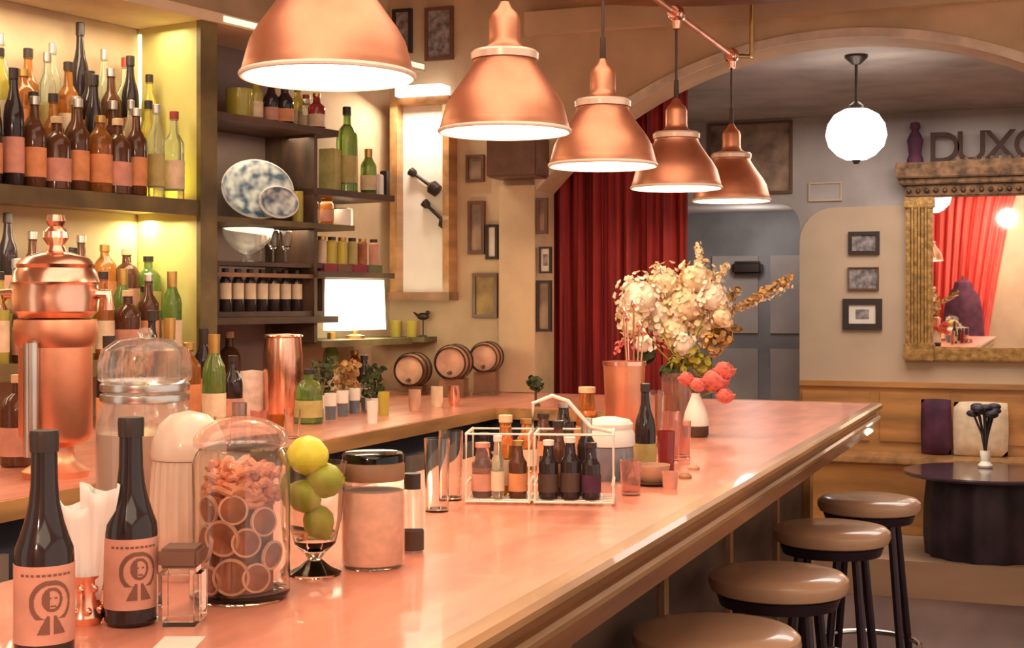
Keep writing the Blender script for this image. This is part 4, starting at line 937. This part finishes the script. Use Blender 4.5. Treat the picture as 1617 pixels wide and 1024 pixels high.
# barrels
for i, (px, py, rr, lb) in enumerate(((636, 586, 27, 'small oak barrel with pale head, leftmost of three'), (701, 574, 28, 'small oak barrel with pale head, middle of three'), (754, 566, 24.5, 'small oak barrel with dark hoops, rightmost of three'))):
    Yb = 5.28 + (.0, -.06, .10)[i]; q = onY(px, py, Yb - .10); k = q.y / ray(px, py).y; rad = rr / F * k
    t = thing('oak_barrel', lb, 'barrel', (q.x, Yb, q.z), TH - .15, 'small barrels on the return counter'); Lb = .18
    Mr = Matrix.Rotation(pi / 2, 4, 'X')
    b = B(); lathe(b, [(rad * .84, -Lb / 2), (rad * .97, -Lb / 4), (rad, 0), (rad * .97, Lb / 4), (rad * .84, Lb / 2)], 32, M=Mr); obj('staves', b, 'oak', t)
    b = B(); lathe(b, [(0, Lb / 2 - .012), (rad * .82, Lb / 2 - .012), (rad * .82, Lb / 2 - .018), (0, -Lb / 2 + .012)], 32, M=Mr); obj('head', b, 'oak_light', t)
    for zc_, f in ((-Lb / 2 + .008, .86), (-.04, 1.0), (.04, 1.0), (Lb / 2 - .008, .86)): b = B(); lathe(b, [(rad * f, zc_ - .007), (rad * f + .003, zc_ - .007), (rad * f + .003, zc_ + .007), (rad * f, zc_ + .007)], 32, M=Mr); obj('hoop', b, 'black_metal', t)
    b = B(); lathe(b, [(0, Lb / 2 - .012), (.008, Lb / 2 - .01), (.006, Lb / 2 + .03), (0, Lb / 2 + .03)], 12, M=Matrix.Translation((0, 0, -rad * .55)) @ Mr); obj('spigot', b, 'wood_dark', t)
    b = B(); zlow = ZB - .002 - q.z
    for y in (-.05, .05): box(b, -rad * .7, rad * .7, y - .01, y + .01, zlow, -rad * .93)
    box(b, -rad * .75, rad * .75, -.075, .075, zlow, zlow + .012); obj('stand', b, 'wood_mid', t)
for i, (px, py, m) in enumerate(((655, 648, 'oak_light'), (690, 642, 'label_cream'), (717, 640, 'copper_bright'))):
    tag(obj('clay_cup', cupmesh(.022, .075), m), '%s cup in front of the barrels, %s from the left' % (('tan clay', 'cream', 'bright copper')[i], ordw(i)), 'cup', 'cups before the barrels', onz(px, py, ZB) + Vector((0, 0, -.002)))
# small dark round table lamp-like ornament by pillar
p = bcz(846, 641); t = thing('dark_topiary', 'small dark bushy plant on a thin stem at the foot of the pillar', 'plant', p)
b = B(); petals(b, (0, 0, .085), .032, 70, .012); ball(b, (0, 0, .085), .022, (1.2, 1.2, .7)); obj('leaves', b, 'leaf_dark', t, ang=180)
b = B(); lathe(b, [(0, 0), (.018, 0), (.015, .012), (.005, .016), (.004, .07), (0, .07)], 12); obj('stem', b, 'wood_dark', t)

# glowing lamp on the low far shelf
q0 = onW(524, 540, .13); q1 = onW(596, 540, .13); zt_, zb_ = 1.56, 1.305
t = thing('table_lamp', 'glowing square cream lampshade on the low shelf', 'lamp', wp((q0 - W0).dot(WD) / 2 + (q1 - W0).dot(WD) / 2, .13, 1.305), rz_w)
hw = ((q1 - q0).length) / 2
hh_ = onW(560, 442, .1).z - 1.305 - .0
b = B(); dpt = .045
a_ = [b.verts.new((sx * dpt * .9, sy * hw * .95, hh_)) for sx, sy in ((-1, -1), (1, -1), (1, 1), (-1, 1))]; c_ = [b.verts.new((sx * dpt, sy * hw, .035)) for sx, sy in ((-1, -1), (1, -1), (1, 1), (-1, 1))]
for i in range(4): b.faces.new((a_[i], a_[(i + 1) % 4], c_[(i + 1) % 4], c_[i]))
b.faces.new(a_); obj('shade', b, 'lampshade', t)
b = B(); lathe(b, [(0, 0), (.04, 0), (.04, .012), (.01, .018), (.01, .08), (0, .08)], 16); obj('base', b, 'brass', t)
q = wp((q0 - W0).dot(WD) / 2 + (q1 - W0).dot(WD) / 2, -.06, 1.43); point('lamp_glow', q, 1.6, (1, .95, .55), .06)
# glasses and bird by the lamp
for i, px in enumerate((625, 650)):
    q = onY(px, 525, YA - .08); tag(obj('yellow_glass', tumbler(B(), .026, .07), 'glass_yellow'), 'lit yellow glass, %s beside the lamp' % ('nearer the lamp' if i == 0 else 'farther of two'), 'glass', 'yellow glasses by the lamp', (q.x, YA - .08, onY(640, 532, YA - .08).z))
qa = onY(600, 532, YA); qb = onY(690, 532, YA); zz_ = onY(640, 532, YA - .08).z
tag(obj('wall_ledge', box(B(), qa.x + .02, qb.x, YA - .13, YA, zz_ - .022, zz_), 'wood_olive'), 'narrow olive wooden ledge under the yellow glasses', 'ledge')
q = onY(668, 500, YA - .05); t = thing('bird_ornament', 'small dark bird ornament above the barrels beside the yellow glasses', 'ornament', (q.x, YA - .05, zz_))
b = B(); hz = q.z - zz_; ball(b, (0, 0, hz), .020, (1.5, .7, .8)); ball(b, (.022, 0, hz + .016), .010); tube(b, [(-.02, 0, hz), (-.045, 0, hz + .018)], [.008, .003], 6); obj('bird', b, 'black_metal', t)
b = B(); tube(b, [(0, 0, hz - .01), (0, 0, .004)], .003, 6); lathe(b, [(0, 0), (.018, 0), (.016, .006), (0, .006)], 12); obj('perch', b, 'black_metal', t)

# ------------------------------------------------------------------ far shelf goods (section beyond the post)
def onshelf(px, z, off=.12):
    q = onW(px, 300, off); return Vector((q.x, q.y, z))
# oval platters
def platter(px, w, h, off, lb, tilt=12):
    p = onshelf(px, 1.762, off); t = thing('china_platter', lb, 'platter', (p.x, p.y, p.z + h), 0, 'blue and white china platters')
    def el(r0, r1, y0, y1):
        b = B(); n = 40; L = []
        for f, yy in ((0, y1), (r0, y1), (r1, y0)):
            L.append([b.verts.new((w * f * cos(2 * pi * i / n), yy, h * f * sin(2 * pi * i / n))) for i in range(n)] if f else [b.verts.new((0, yy, 0))])
        for a, c in zip(L, L[1:]):
            for i in range(n):
                if len(a) == 1: b.faces.new((a[0], c[i], c[(i + 1) % n]))
                else: b.faces.new((a[i], a[(i + 1) % n], c[(i + 1) % n], c[i]))
        return b
    o = obj('dish', el(.7, 1.0, -.018, 0), 'china', t); md = o.modifiers.new('s', 'SOLIDIFY'); md.thickness = .005
    b = B(); tube(b, [(w * cos(2 * pi * i / 40), -.018, h * sin(2 * pi * i / 40)) for i in range(40)], .004, 6, True); obj('rim', b, 'white', t)
    t.rotation_euler = (R_(-tilt), 0, R_(50))
platter(405, .138, .112, .15, 'large oval blue and white platter standing on the glass shelf')
platter(438, .075, .060, .06, 'smaller pale platter leaning before the large blue and white one', 14)
G2 = 'ware on the far shelves'
def ware(nm, px, z, off, prof, m, lb, cat):
    tag(obj(nm, lathe(B(), prof, 22), m), lb, cat, None, onshelf(px, z, off))
def cyl(r, h, n=.92): return [(0, 0), (r * n, 0), (r, .008), (r, h), (r - .003, h), (r - .003, .01), (0, .008)]
ware('yellow_cup', 470, 1.755, .06, cyl(.022, .12), 'glass_yellow', 'tall yellow glass cup at the right of the platters', 'cup')
bottle('flask', 'glass_amber', 'label_pink', 'cap_dark', 'small amber jar with pink label, left one beside the yellow cup', onshelf(492, 1.755, .10), 0, 'amber jars beside the yellow cup', (.026, .13, .65, .02))
bottle('flask', 'glass_amber', 'label_pink', 'cap_dark', 'small amber jar with pink label, right one beside the white cup', onshelf(516, 1.755, .10), 0, 'amber jars beside the yellow cup', (.026, .13, .65, .02))
ware('white_cup', 541, 1.755, .10, cyl(.034, .07), 'white', 'white cup on the glass shelf right of the amber jars', 'cup')
ware('metal_canister', 478, 1.755, .22, cyl(.045, .19), 'gold', 'old gold canister behind the amber jars', 'canister')
# top shelf
for px, z, off, ci, hs, lb in ((548, 1.89, .10, 9, 1.45, 'tall dark green bottle standing high on the far shelf'), (582, 1.89, .10, 1, .62, 'short green bottle beside the tall dark green one'), (428, 2.12, .12, 4, .45, 'short dark bottle on the topmost far shelf'),
                               (450, 2.12, .10, 7, .5, 'dark jug-like bottle under the nearest pendant'), (500, 2.12, .10, 10, .5, 'small red bottle on the end of the topmost shelf'), (484, 2.12, .16, 6, .5, 'small clear red-capped bottle behind the small red one'),
                               (470, 2.12, .2, 8, .55, 'short yellow bottle behind the red ones on the topmost shelf'), (404, 2.12, .12, 8, .5, 'short yellow bottle on the left of the topmost far shelf')):
    put_bottle(ci, onshelf(px, z, off), px, lb, 'bottles on the far upper shelves', hs)
ware('green_lantern', 378, 2.12, .14, cyl(.05, .12), 'glass_yellow', 'glowing green-yellow glass lantern on the topmost far shelf', 'lantern')
def bookbox(px, z, off, w, h, d, m, lb, cat='box', nm='tin_box', rot=0):
    b = rbox(B(), -w / 2, w / 2, -d / 2, d / 2, 0, h, .003); tag(obj(nm, b, m), lb, cat, None, onshelf(px, z, off), TH - .35 + rot)
bookbox(521, 1.89, .10, .07, .17, .06, 'label_olive', 'cream upright tin box beside the tall dark green bottle')
bookbox(597, 1.89, .08, .035, .09, .04, 'white', 'small white box at the right end of the far shelf')
bookbox(608, 1.89, .16, .03, .12, .04, 'black_frame', 'small black box behind the small white one')
bookbox(545, 1.755 + .0, .22, .05, .09, .05, 'white', 'pale box behind the white cup')
# row of yellow jars on shelf 1.572 with books under
for i, px in enumerate((508, 524, 540, 556, 572, 590)):
    m = ['label_cream', 'glass_yellow', 'glass_yellow', 'label_olive', 'orange_dried', 'label_pink'][i]
    t = thing('spice_jar', '%s spice jar, %s from the left on the narrow shelf' % (['cream', 'yellow', 'bright yellow', 'olive', 'orange', 'pink'][i], ordw(i)), 'jar', onshelf(px, 1.572 + .035, .09), 0, 'spice jars on the narrow shelf')
    obj('jar_body', lathe(B(), [(0, 0), (.019, 0), (.020, .004), (.020, .085), (.015, .092), (0, .092)], 18), m, t)
    obj('lid', lathe(B(), [(0, .092), (.016, .092), (.016, .105), (0, .106)], 16), 'cap_dark' if i % 2 else 'cap_gold', t)
for i in range(4):
    s0 = .66 + i * .095; o = tag(obj('book', wallbox(s0, s0 + .09, .03, .17, 1.573, 1.604), ['book_red', 'book_brown', 'book_red', 'book_green'][i]), 'flat %s book under the spice jars, %s from the left' % (['dark red', 'brown', 'crimson', 'green'][i], ordw(i)), 'book', 'books under the spice jars')
# bottle rack
s0, s1 = (onW(352, 450) - W0).dot(WD), (onW(522, 450) - W0).dot(WD)
t = thing('bottle_rack', 'dark wooden rack holding a row of small labelled bottles', 'rack', (0, 0, 0))
obj('top_board', wallbox(s0, s1, .03, .16, 1.585, 1.60), 'wood_dark', t); obj('base_board', wallbox(s0, s1, .03, .16, 1.401, 1.42), 'wood_dark', t); obj('front_bar', wallbox(s0, s1, .025, .035, 1.545, 1.56), 'wood_mid', t)
obj('end_board', wallbox(s0, s0 + .012, .03, .16, 1.42, 1.585), 'wood_dark', t); obj('end_board', wallbox(s1 - .012, s1, .03, .16, 1.42, 1.585), 'wood_dark', t)
pr0 = None
for i in range(9):
    s = s0 + .036 + (s1 - s0 - .072) * i / 8; p = wp(s, .085, 1.42); lb = 'small brown bottle with pale label, %s from the left in the rack' % ordw(i)
    if pr0 is None: pr0 = bottle('spirit', 'glass_dark', 'label_cream', 'cap_dark', lb, p, 0, 'small bottles in the rack', (.021, .155, .70, .010), lr=(.42, .95))
    else: dup(pr0, p, 0, lb, 'small bottles in the rack')
# glass bowl and goblets on the rack top
b = B(); lathe(b, [(0, 0), (.04, 0), (.02, .01), (.015, .03), (.05, .05), (.085, .085), (.095, .125), (.091, .125), (.08, .087), (.03, .045), (0, .04)], 36); tag(obj('punch_bowl', b, 'glass_thin'), 'pale glass punch bowl standing on the bottle rack', 'bowl', None, wp((s0 + s1) / 2 - .06, .10, 1.60))
for i in range(3):
    s = s0 + .30 + .07 * i
    if s > .57: continue
    b = B(); lathe(b, [(0, 0), (.026, 0), (.004, .006), (.0035, .05), (.02, .065), (.026, .10), (.022, .125), (.020, .125), (.024, .10), (.018, .067), (0, .06)], 20)
    tag(obj('wine_glass', b, 'glass'), 'clear stemmed glass on the rack, %s from the punch bowl' % ordw(i), 'glass', 'stemmed glasses on the rack', wp(s, .10, 1.60))
frame('picture_frame', YA - .0, 628, 640, 190, 214, 'tiny dark frame on the wall beside the display case', 'black_frame', 'paper_grey', None, .006)
